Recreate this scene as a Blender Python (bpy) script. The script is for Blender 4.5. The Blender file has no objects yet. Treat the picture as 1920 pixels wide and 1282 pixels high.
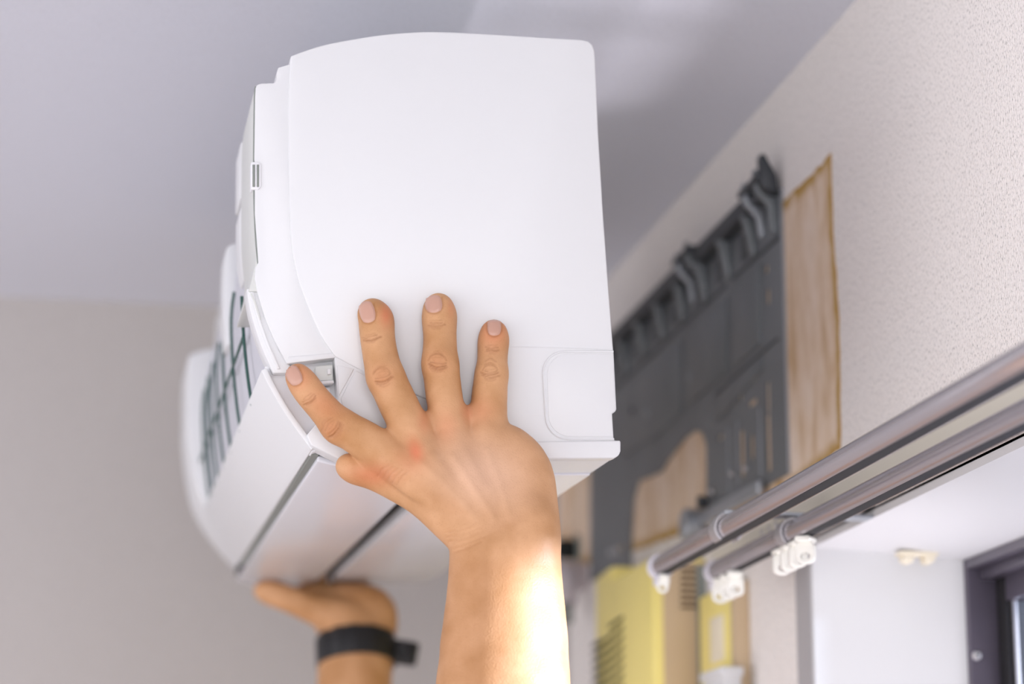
import bpy, bmesh, math, random
import numpy as np
from mathutils import Vector, Matrix
from mathutils.bvhtree import BVHTree

random.seed(4)
np.random.seed(4)
scene = bpy.context.scene
COL = scene.collection
R = math.radians

# ------------------------------------------------------------------ camera
# World: right-hand wall is the plane X = 0, +Y runs along it away from the camera, Z is up.
F_PX = 85.0 / 36.0 * 1920.0
PITCH, YAW = R(13.39), R(10.81)
CAM = np.array([-0.604, 0.0, 1.70])
cam_data = bpy.data.cameras.new('camera')
cam_data.lens = 85.0
cam_data.sensor_width = 36.0
cam_data.clip_start = 0.05
cam_data.dof.use_dof = True
cam_data.dof.focus_distance = 1.585
cam_data.dof.aperture_fstop = 4.2
cam = bpy.data.objects.new('camera', cam_data)
cam.location = CAM
cam.rotation_euler = (math.pi / 2 + PITCH, 0, -YAW)
COL.objects.link(cam)
scene.camera = cam

# ------------------------------------------------------------------ world, sun, added fill lamps, exposure
scene.view_settings.view_transform = 'Standard'
scene.view_settings.look = 'None'
scene.view_settings.gamma = 1.0
scene.view_settings.use_curve_mapping = False
scene.view_settings.exposure = 0.02
scene.cycles.use_denoising = True
scene.cycles.max_bounces = 6
scene.cycles.diffuse_bounces = 4
scene.cycles.use_adaptive_sampling = True
scene.cycles.adaptive_threshold = 0.04
world = bpy.data.worlds.new('overcast_sky')
scene.world = world
world.use_nodes = True
bg = world.node_tree.nodes['Background']
bg.inputs['Color'].default_value = (0.95, 0.94, 1.0, 1)
bg.inputs['Strength'].default_value = 1.75

sun_data = bpy.data.lights.new('sun', 'SUN')
sun_data.energy = 24.0
sun_data.angle = R(5)
sun_data.color = (0.68, 0.80, 1.0)
sun = bpy.data.objects.new('sun', sun_data)
SUN_TO = Vector((0.92, -0.38, 0.055)).normalized()
sun.rotation_euler = SUN_TO.to_track_quat('Z', 'Y').to_euler()
sun.location = (4, -1, 4)
COL.objects.link(sun)

def area(name, loc, target, sx, sy, watts, color):
    d = bpy.data.lights.new(name, 'AREA')
    d.shape = 'RECTANGLE'; d.size = sx; d.size_y = sy
    d.energy = watts; d.color = color
    o = bpy.data.objects.new(name, d)
    o.location = loc
    o.rotation_euler = (Vector(loc) - Vector(target)).to_track_quat('Z', 'Y').to_euler()
    COL.objects.link(o)
    return o
# added fill light behind the camera, for the unit's near face
area('added_rear_fill', (-1.5, -2.6, 1.35), (-0.5, 1.6, 1.9), 2.6, 2.1, 20.0, (1.0, 0.985, 0.97))

# added round fill light above and behind the camera, for the hand
lamp_d = bpy.data.lights.new('added_top_fill', 'AREA'); lamp_d.shape = 'DISK'; lamp_d.size = 0.55; lamp_d.energy = 8.0; lamp_d.color = (1.0, 0.97, 0.93)
lamp_o = bpy.data.objects.new('added_top_fill', lamp_d); lamp_o.location = (-0.42, -0.75, 2.33)
lamp_o.rotation_euler = (R(38), 0, 0); COL.objects.link(lamp_o)
# added spot outside the window, standing in for sun reflected onto the ceiling
ref_d = bpy.data.lights.new('added_bounce_spot', 'SPOT'); ref_d.energy = 44.0; ref_d.color = (1.0, 0.93, 0.97)
ref_d.spot_size = R(17); ref_d.spot_blend = 0.35; ref_d.shadow_soft_size = 0.11
ref_o = bpy.data.objects.new('added_bounce_spot', ref_d); ref_o.location = (0.34, 1.50, 0.75)
ref_o.rotation_euler = (Vector((0.34, 1.50, 0.75)) - Vector((-0.19, 1.86, 2.405))).to_track_quat('Z', 'Y').to_euler(); COL.objects.link(ref_o)
# added fill light on the open left side, brightening the right wall
area('added_left_fill', (-3.1, 0.3, 1.35), (0.0, 1.6, 1.9), 2.4, 1.8, 14.0, (1.0, 0.98, 0.96))

# ------------------------------------------------------------------ measuring helpers
_cp, _sp, _cy, _sy = math.cos(PITCH), math.sin(PITCH), math.cos(YAW), math.sin(YAW)
C_R = np.array([_cy, -_sy, 0.0])
C_F = np.array([_sy * _cp, _cy * _cp, _sp])
C_U = np.array([-_sy * _sp, -_cy * _sp, _cp])

def ray(px, py):
    return C_F + C_R * ((px - 960.0) / F_PX) + C_U * ((641.0 - py) / F_PX)

def on_x(px, py, X=0.0):
    d = ray(px, py)
    t = (X - CAM[0]) / d[0]
    p = CAM + d * t
    return float(p[1]), float(p[2])

def on_y(px, py, Y):
    d = ray(px, py)
    p = CAM + d * ((Y - CAM[1]) / d[1])
    return float(p[0]), float(p[2])

def at_depth(px, py, depth):
    return CAM + ray(px, py) * depth

# unit (air conditioner) frame: X back to the wall, Y along its length away from camera, Z up
U_L = ray(147, 1525); U_L = U_L / np.linalg.norm(U_L)
_t = -0.045
_b = C_R + C_U * _t
_b = _b - U_L * np.dot(_b, U_L)
U_D = _b / np.linalg.norm(_b)
U_H = np.cross(U_D, U_L)
U_O = at_depth(850, 450, 1.62)

def U(px, py, l=0.0):
    """point of the unit's cross-section plane at length l (seen at that pixel) -> (a, b)"""
    d = ray(px, py)
    n = U_L
    t = np.dot(U_O + U_L * l - CAM, n) / np.dot(d, n)
    p = CAM + d * t - U_O
    return float(np.dot(p, U_D)), float(np.dot(p, U_H))

def UP(*pts):
    return [U(x, y) for x, y in pts]

UNIT_M = Matrix(((U_D[0], U_L[0], U_H[0], U_O[0]),
                 (U_D[1], U_L[1], U_H[1], U_O[1]),
                 (U_D[2], U_L[2], U_H[2], U_O[2]),
                 (0, 0, 0, 1)))

# ------------------------------------------------------------------ scene helpers
def tag(o, label=None, cat=None, group=None, kind=None):
    if label: o['label'] = label
    if cat: o['category'] = cat
    if group: o['group'] = group
    if kind: o['kind'] = kind
    return o

def empty(name, loc=(0, 0, 0), matrix=None):
    o = bpy.data.objects.new(name, None)
    o.empty_display_size = 0.05
    if matrix is not None:
        o.matrix_world = matrix
    else:
        o.location = loc
    COL.objects.link(o)
    return o

def smooth_by_angle(me, ang=35):
    for p in me.polygons:
        p.use_smooth = True
    bm = bmesh.new(); bm.from_mesh(me)
    for e in bm.edges:
        if len(e.link_faces) == 2 and e.calc_face_angle(0) > R(ang):
            e.smooth = False
    bm.to_mesh(me); bm.free()

def obj(name, bm, mat, parent=None, smooth=True, bevel=0.0, segs=2, loc=None):
    me = bpy.data.meshes.new(name)
    bmesh.ops.recalc_face_normals(bm, faces=bm.faces)
    if bevel > 0:
        es = [e for e in bm.edges if len(e.link_faces) == 2 and e.calc_face_angle(0) > R(35)]
        if es:
            bmesh.ops.bevel(bm, geom=es, offset=bevel, segments=segs, affect='EDGES', clamp_overlap=True, profile=0.5)
    bm.to_mesh(me); bm.free()
    if smooth:
        smooth_by_angle(me)
    me.materials.append(mat)
    o = bpy.data.objects.new(name, me)
    COL.objects.link(o)
    if parent is not None:
        o.parent = parent
    if loc is not None:
        o.location = loc
    return o

def bm_box(x0, x1, y0, y1, z0, z1, bm=None):
    bm = bm or bmesh.new()
    v = [bm.verts.new((x, y, z)) for x in (x0, x1) for y in (y0, y1) for z in (z0, z1)]
    for f in ((0, 1, 3, 2), (4, 6, 7, 5), (0, 4, 5, 1), (2, 3, 7, 6), (0, 2, 6, 4), (1, 5, 7, 3)):
        bm.faces.new([v[i] for i in f])
    return bm

def bm_prism(poly, lo, hi, axis='y', bm=None):
    """closed polygon given in the two other axes, extruded along axis from lo to hi"""
    bm = bm or bmesh.new()
    def mk(p, h):
        if axis == 'y': return (p[0], h, p[1])
        if axis == 'x': return (h, p[0], p[1])
        return (p[0], p[1], h)
    A = [bm.verts.new(mk(p, lo)) for p in poly]
    B = [bm.verts.new(mk(p, hi)) for p in poly]
    n = len(poly)
    bm.faces.new(A); bm.faces.new(B[::-1])
    for i in range(n):
        bm.faces.new((A[i], A[(i + 1) % n], B[(i + 1) % n], B[i]))
    return bm

def offset_line(pts, t):
    """open polyline -> closed band polygon of thickness t to the left of the line"""
    P = np.array(pts, float)
    d = np.gradient(P, axis=0)
    n = np.stack([-d[:, 1], d[:, 0]], 1)
    n /= np.linalg.norm(n, axis=1)[:, None]
    Q = P + n * t
    return [tuple(p) for p in P] + [tuple(q) for q in Q[::-1]]

def catmull(pts, n=6):
    P = [np.array(p, float) for p in pts]
    P = [2 * P[0] - P[1]] + P + [2 * P[-1] - P[-2]]
    out = []
    for i in range(1, len(P) - 2):
        for k in range(n):
            t = k / n
            a, b, c, d = P[i - 1], P[i], P[i + 1], P[i + 2]
            out.append(0.5 * (2 * b + (c - a) * t + (2 * a - 5 * b + 4 * c - d) * t * t + (3 * b - 3 * c + d - a) * t ** 3))
    out.append(P[-2])
    return [tuple(p) for p in out]

def bm_tube(path, rad, seg=10, bm=None, cap=True):
    bm = bm or bmesh.new()
    P = [Vector(p) for p in path]
    rads = rad if isinstance(rad, (list, tuple)) else [rad] * len(P)
    up = Vector((0.13, 0.27, 0.95)).normalized()
    prev = None
    rings = []
    for i, p in enumerate(P):
        t = (P[min(i + 1, len(P) - 1)] - P[max(i - 1, 0)]).normalized()
        if prev is None:
            u = t.cross(up)
            if u.length < 1e-3: u = t.cross(Vector((1, 0, 0)))
        else:
            u = prev - t * prev.dot(t)
        u.normalize(); prev = u
        w = t.cross(u)
        rings.append([bm.verts.new(p + (u * math.cos(2 * math.pi * k / seg) + w * math.sin(2 * math.pi * k / seg)) * rads[i]) for k in range(seg)])
    for a, b in zip(rings[:-1], rings[1:]):
        for k in range(seg):
            bm.faces.new((a[k], a[(k + 1) % seg], b[(k + 1) % seg], b[k]))
    if cap:
        bm.faces.new(rings[0][::-1]); bm.faces.new(rings[-1])
    return bm

def bm_sheet(outer, holes, x0, x1):
    """flat sheet in the (Y, Z) plane with real holes, from X = x0 to X = x1"""
    bm = bmesh.new()
    edges = []
    for loop in [outer] + holes:
        vs = [bm.verts.new((x0, y, z)) for y, z in loop]
        for i in range(len(vs)):
            edges.append(bm.edges.new((vs[i], vs[(i + 1) % len(vs)])))
    bmesh.ops.triangle_fill(bm, use_beauty=True, use_dissolve=False, edges=edges)
    r = bmesh.ops.extrude_face_region(bm, geom=list(bm.faces))
    bmesh.ops.translate(bm, verts=[g for g in r['geom'] if isinstance(g, bmesh.types.BMVert)], vec=(x1 - x0, 0, 0))
    return bm

def round_rect(cy, cz, w, h, r, n=5):
    r = min(r, w / 2 - 1e-5, h / 2 - 1e-5)
    pts = []
    for (sx, sz, a0) in ((1, 1, 0), (-1, 1, 90), (-1, -1, 180), (1, -1, 270)):
        for k in range(n + 1):
            a = R(a0 + 90 * k / n)
            pts.append((cy + sx * (w / 2 - r) + r * math.cos(a), cz + sz * (h / 2 - r) + r * math.sin(a)))
    return pts

# ------------------------------------------------------------------ materials
def new_mat(name):
    m = bpy.data.materials.new(name); m.use_nodes = True
    nt = m.node_tree
    return m, nt, nt.nodes['Principled BSDF']

def N(nt, t, **kw):
    n = nt.nodes.new(t)
    for k, v in kw.items():
        if k in n.inputs.keys(): n.inputs[k].default_value = v
        else: setattr(n, k, v)
    return n

def add_bump(nt, bsdf, scale, dist, strength=1.0, detail=4.0, coord='Object', kind='noise', stretch=None):
    tc = N(nt, 'ShaderNodeTexCoord')
    src = tc.outputs[coord]
    if stretch:
        mp = N(nt, 'ShaderNodeMapping'); mp.inputs['Scale'].default_value = stretch
        nt.links.new(src, mp.inputs['Vector']); src = mp.outputs[0]
    tx = N(nt, 'ShaderNodeTexNoise', Scale=scale, Detail=detail) if kind == 'noise' else N(nt, 'ShaderNodeTexVoronoi', Scale=scale)
    nt.links.new(src, tx.inputs['Vector'])
    b = N(nt, 'ShaderNodeBump', Strength=strength, Distance=dist)
    nt.links.new(tx.outputs[0], b.inputs['Height'])
    nt.links.new(b.outputs[0], bsdf.inputs['Normal'])
    return tx, src

def plain(name, col, rough=0.5, metal=0.0, bump=None, spec=0.5, vary=0.0):
    m, nt, b = new_mat(name)
    b.inputs['Base Color'].default_value = (*col, 1)
    b.inputs['Roughness'].default_value = rough
    b.inputs['Metallic'].default_value = metal
    b.inputs['Specular IOR Level'].default_value = spec
    tx, src = add_bump(nt, b, *(bump or (180.0, 0.00005)))
    if vary:
        n2 = N(nt, 'ShaderNodeTexNoise', Scale=9.0, Detail=5.0)
        nt.links.new(src, n2.inputs['Vector'])
        rp = N(nt, 'ShaderNodeValToRGB')
        rp.color_ramp.elements[0].color = (*[c * (1 - vary) for c in col], 1)
        rp.color_ramp.elements[1].color = (*[min(1, c * (1 + vary)) for c in col], 1)
        rp.color_ramp.elements[0].position = 0.3; rp.color_ramp.elements[1].position = 0.7
        nt.links.new(n2.outputs[0], rp.inputs[0])
        nt.links.new(rp.outputs[0], b.inputs['Base Color'])
    return m

def wallpaper(name, col, scale, dist, stretch, speck=0.12):
    m, nt, b = new_mat(name)
    b.inputs['Roughness'].default_value = 0.85
    b.inputs['Specular IOR Level'].default_value = 0.2
    tx, src = add_bump(nt, b, scale, dist, 1.0, 3.0, stretch=stretch)
    n2 = N(nt, 'ShaderNodeTexNoise', Scale=scale * 1.2, Detail=3.0, Roughness=0.6)
    nt.links.new(src, n2.inputs['Vector'])
    rp = N(nt, 'ShaderNodeValToRGB')
    rp.color_ramp.elements[0].color = (*[c * (1 - 3.0 * speck) for c in col], 1)
    rp.color_ramp.elements[1].color = (*col, 1)
    rp.color_ramp.elements[0].position = 0.25; rp.color_ramp.elements[1].position = 0.48
    nt.links.new(n2.outputs[0], rp.inputs[0])
    nt.links.new(rp.outputs[0], b.inputs['Base Color'])
    return m

M = {}
M['wallpaper'] = wallpaper('wallpaper_cream', (0.90, 0.85, 0.81), 400.0, 0.0015, (1, 1.4, 0.75), 0.22)
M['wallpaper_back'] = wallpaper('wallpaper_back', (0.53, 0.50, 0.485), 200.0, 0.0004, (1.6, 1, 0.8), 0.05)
M['ceiling'] = wallpaper('ceiling_paper', (0.72, 0.735, 0.80), 220.0, 0.0003, (2.2, 0.6, 1), 0.05)
M['floor'] = plain('floor_wood', (0.62, 0.58, 0.60), 0.5, vary=0.1)
M['white_plastic'] = plain('white_plastic', (0.72, 0.725, 0.73), 0.38)
M['white_gloss'] = plain('white_gloss', (0.74, 0.74, 0.78), 0.22)
M['grey_plastic'] = plain('pale_grey_plastic', (0.62, 0.63, 0.60), 0.4)
M['inner_white'] = plain('inner_white_plastic', (0.78, 0.78, 0.80), 0.5)
M['filter'] = plain('filter_mesh', (0.56, 0.56, 0.60), 0.7, bump=(900.0, 0.0003))
M['teal'] = plain('dark_teal_rib', (0.015, 0.075, 0.06), 0.45)
M['dark'] = plain('dark_vent', (0.003, 0.006, 0.0055), 0.8)
M['slot'] = plain('grey_slot', (0.22, 0.24, 0.22), 0.5)
M['mount'] = plain('galvanised_plate', (0.165, 0.180, 0.190), 0.42, 0.25, vary=0.12)
M['mount_dark'] = plain('galvanised_dark', (0.05, 0.055, 0.062), 0.45, 0.35)
M['mount_light'] = plain('galvanised_bright', (0.34, 0.36, 0.39), 0.35, 0.5)
M['rail'] = plain('rail_steel', (0.46, 0.43, 0.455), 0.15, 0.6, bump=(60.0, 0.00003))
M['rail_dark'] = plain('rail_groove', (0.006, 0.005, 0.007), 0.7)
M['brown_dark'] = plain('brown_slot', (0.10, 0.06, 0.025), 0.6)
M['white_paint'] = plain('white_paint', (0.70, 0.705, 0.71), 0.55)
M['frame'] = plain('bronze_frame', (0.13, 0.115, 0.15), 0.32, 0.3, vary=0.2)
M['screw'] = plain('screw_steel', (0.55, 0.54, 0.55), 0.3, 0.9)
M['runner'] = plain('runner_plastic', (0.88, 0.87, 0.80), 0.4)
M['cap_white'] = plain('end_cap_plastic', (0.80, 0.79, 0.86), 0.4)
M['cream'] = plain('cream_plastic', (0.85, 0.78, 0.62), 0.45)
M['yellowed'] = plain('yellowed_plastic', (0.95, 0.81, 0.27), 0.42, vary=0.05)
M['yellow_dark'] = plain('yellow_slot', (0.03, 0.024, 0.002), 0.7)
M['tan_plastic'] = plain('tan_plastic', (0.62, 0.47, 0.30), 0.45)
M['render_wall'] = plain('outside_render', (0.42, 0.42, 0.52), 0.9, bump=(60.0, 0.002))
M['trim_grey'] = plain('trim_grey', (0.40, 0.385, 0.39), 0.6)
M['pipe_wrap'] = plain('pipe_wrap', (0.60, 0.54, 0.56), 0.7)
M['black_strap'] = plain('black_strap', (0.008, 0.008, 0.010), 0.55, bump=(420.0, 0.0006))
M['nail'] = plain('fingernail', (0.54, 0.31, 0.23), 0.25)

def wood_patch():
    m, nt, b = new_mat('bare_board')
    b.inputs['Roughness'].default_value = 0.8
    tc = N(nt, 'ShaderNodeTexCoord')
    mp = N(nt, 'ShaderNodeMapping'); mp.inputs['Scale'].default_value = (1, 1.0, 0.28)
    nt.links.new(tc.outputs['Object'], mp.inputs['Vector'])
    n1 = N(nt, 'ShaderNodeTexNoise', Scale=34.0, Detail=6.0, Distortion=0.6)
    nt.links.new(mp.outputs[0], n1.inputs['Vector'])
    rp = N(nt, 'ShaderNodeValToRGB')
    e = rp.color_ramp.elements
    e[0].position = 0.30; e[0].color = (0.60, 0.41, 0.24, 1)
    e[1].position = 0.72; e[1].color = (0.90, 0.78, 0.69, 1)
    x = rp.color_ramp.elements.new(0.48); x.color = (0.82, 0.66, 0.52, 1)
    nt.links.new(n1.outputs[0], rp.inputs[0])
    # glue stain along the torn paper edges, carried by a vertex attribute
    at = N(nt, 'ShaderNodeAttribute', attribute_name='stain')
    n3 = N(nt, 'ShaderNodeTexNoise', Scale=60.0, Detail=4.0)
    nt.links.new(tc.outputs['Object'], n3.inputs['Vector'])
    mul = N(nt, 'ShaderNodeMath', operation='MULTIPLY')
    nt.links.new(at.outputs['Fac'], mul.inputs[0]); nt.links.new(n3.outputs[0], mul.inputs[1])
    m2 = N(nt, 'ShaderNodeMath', operation='MULTIPLY', use_clamp=True); m2.inputs[1].default_value = 2.4
    nt.links.new(mul.outputs[0], m2.inputs[0])
    mx = N(nt, 'ShaderNodeMix', data_type='RGBA')
    mx.inputs['B'].default_value = (0.46, 0.27, 0.06, 1)
    nt.links.new(m2.outputs[0], mx.inputs['Factor'])
    nt.links.new(rp.outputs[0], mx.inputs['A'])
    nt.links.new(mx.outputs['Result'], b.inputs['Base Color'])
    bp = N(nt, 'ShaderNodeBump', Strength=0.6, Distance=0.0006)
    nt.links.new(n1.outputs[0], bp.inputs['Height']); nt.links.new(bp.outputs[0], b.inputs['Normal'])
    return m
M['board'] = wood_patch()

def glass_mat():
    m, nt, b = new_mat('window_glass')
    nt.nodes.remove(b)
    out = nt.nodes['Material Output']
    tr = N(nt, 'ShaderNodeBsdfTransparent'); tr.inputs[0].default_value = (0.93, 0.93, 0.95, 1)
    gl = N(nt, 'ShaderNodeBsdfGlossy', Roughness=0.02)
    mx = N(nt, 'ShaderNodeMixShader'); mx.inputs[0].default_value = 0.04
    tx = N(nt, 'ShaderNodeTexNoise', Scale=3.0)
    bp = N(nt, 'ShaderNodeBump', Strength=0.1, Distance=0.0003)
    nt.links.new(tx.outputs[0], bp.inputs['Height']); nt.links.new(bp.outputs[0], gl.inputs['Normal'])
    nt.links.new(tr.outputs[0], mx.inputs[1]); nt.links.new(gl.outputs[0], mx.inputs[2])
    nt.links.new(mx.outputs[0], out.inputs['Surface'])
    return m
M['glass'] = glass_mat()

# ================================================================== the room
Y_CORNER, Z_CEIL_A = on_x(1065, 605)
_, Z_CEIL = on_x(1348, 288)
JAMB_Y = on_x(1520, 1100)[0]            # far jamb of the window opening
HEAD_Z = on_x(1530, 1008)[1]            # head of the window opening
SILL_Z, NEAR_Y = 0.95, 0.15
WT = 0.135                               # wall thickness

wall_r = empty_parent = None
bm = bm_box(0, WT, JAMB_Y, Y_CORNER + 0.1, 0, Z_CEIL)
bm_box(0, WT, -3.0, NEAR_Y, 0, Z_CEIL, bm)
bm_box(0, WT, NEAR_Y, JAMB_Y, HEAD_Z, Z_CEIL, bm)
bm_box(0, WT, NEAR_Y, JAMB_Y, 0, SILL_Z, bm)
wall_r = tag(obj('wall_right', bm, M['wallpaper'], smooth=False), kind='structure')
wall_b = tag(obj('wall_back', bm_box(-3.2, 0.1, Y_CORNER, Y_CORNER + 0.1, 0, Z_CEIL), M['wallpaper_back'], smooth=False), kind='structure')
ceil = tag(obj('ceiling', bm_box(-3.2, 0.1, -3.0, Y_CORNER + 0.1, Z_CEIL, Z_CEIL + 0.08), M['ceiling'], smooth=False), kind='structure')
floor = tag(obj('floor', bm_box(-3.2, 0.0, -3.0, Y_CORNER, -0.08, 0), M['floor'], smooth=False), kind='structure')

# bare board where the paper was cut out around the old unit
def patch(name, poly, x0, x1, parent, edge=0.013, stain_pts=None):
    P = np.array(poly)
    area2 = np.sum(P[:, 0] * np.roll(P[:, 1], -1) - np.roll(P[:, 0], -1) * P[:, 1])
    sg = 1.0 if area2 > 0 else -1.0
    E = np.roll(P, -1, 0) - P
    E /= np.linalg.norm(E, axis=1)[:, None]
    EN = sg * np.stack([-E[:, 1], E[:, 0]], 1)
    m = EN + np.roll(EN, 1, 0)
    m /= np.maximum(1e-6, np.sum(m * EN, axis=1))[:, None]
    Q_ = P + np.clip(m, -1.8, 1.8) * edge                       # mitred inset
    dense, inset = [], []
    for i in range(len(P)):
        j = (i + 1) % len(P)
        n = max(2, int(np.linalg.norm(P[j] - P[i]) / 0.012))
        for k in range(n):
            dense.append(P[i] + (P[j] - P[i]) * k / n + np.random.normal(0, 0.0011, 2))
            inset.append(Q_[i] + (Q_[j] - Q_[i]) * k / n)
    D, I = np.array(dense), np.array(inset)
    bm = bmesh.new()
    lay = bm.verts.layers.float.new('stain')
    vo = [bm.verts.new((x1, p[0], p[1])) for p in D]
    vb = [bm.verts.new((x0, p[0], p[1])) for p in D]
    vi = [bm.verts.new((x1, p[0], p[1])) for p in I]
    n = len(D)
    for i in range(n):
        j = (i + 1) % n
        bm.faces.new((vo[i], vo[j], vi[j], vi[i]))
        bm.faces.new((vb[i], vb[j], vo[j], vo[i]))
    bm.faces.new(vi)
    for v in vo: v[lay] = 1.0
    for v in vb: v[lay] = 1.0
    for v in vi: v[lay] = 0.18
    return obj(name, bm, M['board'], parent, smooth=False)

pp = [on_x(1559, 288), on_x(1500, 350), on_x(1470, 378), on_x(1250, 600), on_x(1068, 770),
      on_x(1068, 1065), on_x(1200, 1030), on_x(1330, 980), on_x(1440, 950), on_x(1520, 890), on_x(1577, 838), on_x(1574, 600), on_x(1562, 430)]
patch('bare_board_patch', pp, 0.0, -0.0006, wall_r)
xz = [on_y(1046, 900, Y_CORNER), on_y(1046, 1020, Y_CORNER), on_y(1067, 1025, Y_CORNER), on_y(1067, 890, Y_CORNER)]
bm = bm_prism([(x, z) for x, z in xz], Y_CORNER - 0.0006, Y_CORNER)
obj('bare_board_patch', bm, M['board'], wall_b, smooth=False)
# corner bead where paper meets the window reveal, shadow put into its grey
y0 = on_x(1496, 1150)[0]
obj('corner_bead', bm_box(-0.0015, 0.0, JAMB_Y, y0, SILL_Z, HEAD_Z - 0.002), M['trim_grey'], wall_r)

# ================================================================== window
win = tag(empty('window_1', (0.0, (NEAR_Y + JAMB_Y) / 2, SILL_Z)), kind='structure')
def wpart(name, bm, mat, parent=win, **k):
    o = obj(name, bm, mat, None, **k)
    o.parent = parent
    o.matrix_parent_inverse = Matrix.Translation(-Vector(win.location))
    return o
# world position of the aluminium frame's corner in the reveal
FX = 0.118
fy, fz = on_x(1810, 1053, FX)
LIN = 0.006
bm = bmesh.new()
bm_prism([(0.0, JAMB_Y), (0.0, JAMB_Y - LIN), (FX + 0.02, fy + 0.0), (FX + 0.02, JAMB_Y + 0.004)], SILL_Z, HEAD_Z, 'z', bm)
wpart('jamb_lining', bm, M['white_paint'], smooth=False)
bm = bmesh.new()
bm_prism([(0.0, HEAD_Z - LIN), (FX + 0.02, fz), (FX + 0.02, HEAD_Z + 0.004), (0.0, HEAD_Z + 0.002)], NEAR_Y, JAMB_Y, 'y', bm)
wpart('head_lining', bm, M['white_paint'], smooth=False)
wpart('sill_board', bm_box(-0.02, FX + 0.02, NEAR_Y, JAMB_Y, SILL_Z - 0.02, SILL_Z + 0.006), M['white_paint'], bevel=0.002)
wpart('jamb_lining', bm_box(0, FX + 0.02, NEAR_Y - 0.002, NEAR_Y + LIN, SILL_Z, HEAD_Z), M['white_paint'], smooth=False)
# aluminium frame: deep channel, then the sash and its pane
y_in = fy - 0.003
def wbox(name, x0, x1, y0, y1, z0, z1, mat='frame', bev=0.0008):
    return wpart(name, bm_box(x0, x1, y0, y1, z0, z1), M[mat], bevel=bev)
wbox('frame_stile', FX, FX + 0.075, y_in, fy + 0.02, SILL_Z, fz + 0.004)
wbox('frame_stile', FX, FX + 0.075, NEAR_Y - 0.01, NEAR_Y + 0.012, SILL_Z, fz + 0.004)
wbox('frame_head', FX, FX + 0.075, NEAR_Y, y_in, fz - 0.006, fz + 0.02)
wbox('frame_head_lip', FX + 0.010, FX + 0.030, NEAR_Y, y_in, fz - 0.015, fz - 0.006)
wbox('frame_sill', FX, FX + 0.075, NEAR_Y, y_in, SILL_Z, SILL_Z + 0.02)
SX0, SX1 = FX + 0.022, FX + 0.046
MIDY = (NEAR_Y + y_in) / 2
c, d = SILL_Z + 0.02, fz - 0.008
for (ya, yb) in ((MIDY - 0.02, y_in - 0.004), (NEAR_Y + 0.014, MIDY + 0.02)):
    wbox('sash_stile', SX0, SX1, yb - 0.020, yb, c, d, 'rail_dark')
    wbox('sash_stile', SX0, SX1, ya, ya + 0.020, c, d)
    wbox('sash_rail', SX0, SX1, ya + 0.02, yb - 0.02, d - 0.026, d)
    wbox('sash_rail', SX0, SX1, ya + 0.02, yb - 0.02, c, c + 0.05)
    wbox('glazing_bead', SX0 + 0.004, SX0 + 0.008, yb - 0.0235, yb - 0.020, c + 0.05, d - 0.026, 'screw', 0.0003)
    wbox('pane', SX0 + 0.009, SX0 + 0.013, ya + 0.018, yb - 0.018, c + 0.048, d - 0.024, 'glass', 0)
# screw in the frame's channel
scx, scz = on_y(1831, 1229, y_in)
bm = bm_tube([(scx, y_in + 0.001, scz), (scx, y_in - 0.0012, scz), (scx, y_in - 0.0022, scz)], [0.0040, 0.0039, 0.0026], 20)
sc_o = wpart('screw', bm, M['screw'])
bm = bmesh.new()
for ang in (35, 125):
    ca, sa = math.cos(R(ang)), math.sin(R(ang))
    h, w = 0.0021, 0.0005
    bm_prism([(scx + ca * h - sa * w, scz + sa * h + ca * w), (scx - ca * h - sa * w, scz - sa * h + ca * w),
              (scx - ca * h + sa * w, scz - sa * h - ca * w), (scx + ca * h + sa * w, scz + sa * h - ca * w)], y_in - 0.0026, y_in - 0.002, 'y', bm)
so = wpart('screw_slot', bm, M['dark'], smooth=False)
so.parent = sc_o; so.matrix_parent_inverse = Matrix.Identity(4)

# added lavender wall that tones what shows through the pane
nb = tag(obj('pane_backdrop', bm_box(0.6, 6.0, 5.2, 5.35, -0.08, 4.2), M['render_wall'], smooth=False), 'added pale lavender wall behind the window pane', 'wall')

# cream catch under the window head
cy_, cz_ = on_x(1690, 1034, 0.062)
catch = empty('cream_catch', (0.075, cy_, cz_))
tag(catch, 'small cream plastic catch fixed under the white window head', 'catch')
cz = 0.0
def head_z(x): return HEAD_Z - LIN + (fz - HEAD_Z + LIN) * x / (FX + 0.02)
bx = 0.075
zt = head_z(bx)
catch.location = (bx, cy_, zt)
obj('base_plate', bm_box(-0.016, 0.016, -0.008, 0.008, -0.0035, -0.0003), M['cream'], catch, bevel=0.0008)
for s in (-1, 1):
    bm = bm_prism([(s * 0.004, -0.003), (s * 0.013, -0.003), (s * 0.0135, -0.007), (s * 0.010, -0.010), (s * 0.0055, -0.0095)], -0.007, 0.007, 'y')
    obj('prong', bm, M['cream'], catch, bevel=0.0008)

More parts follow.
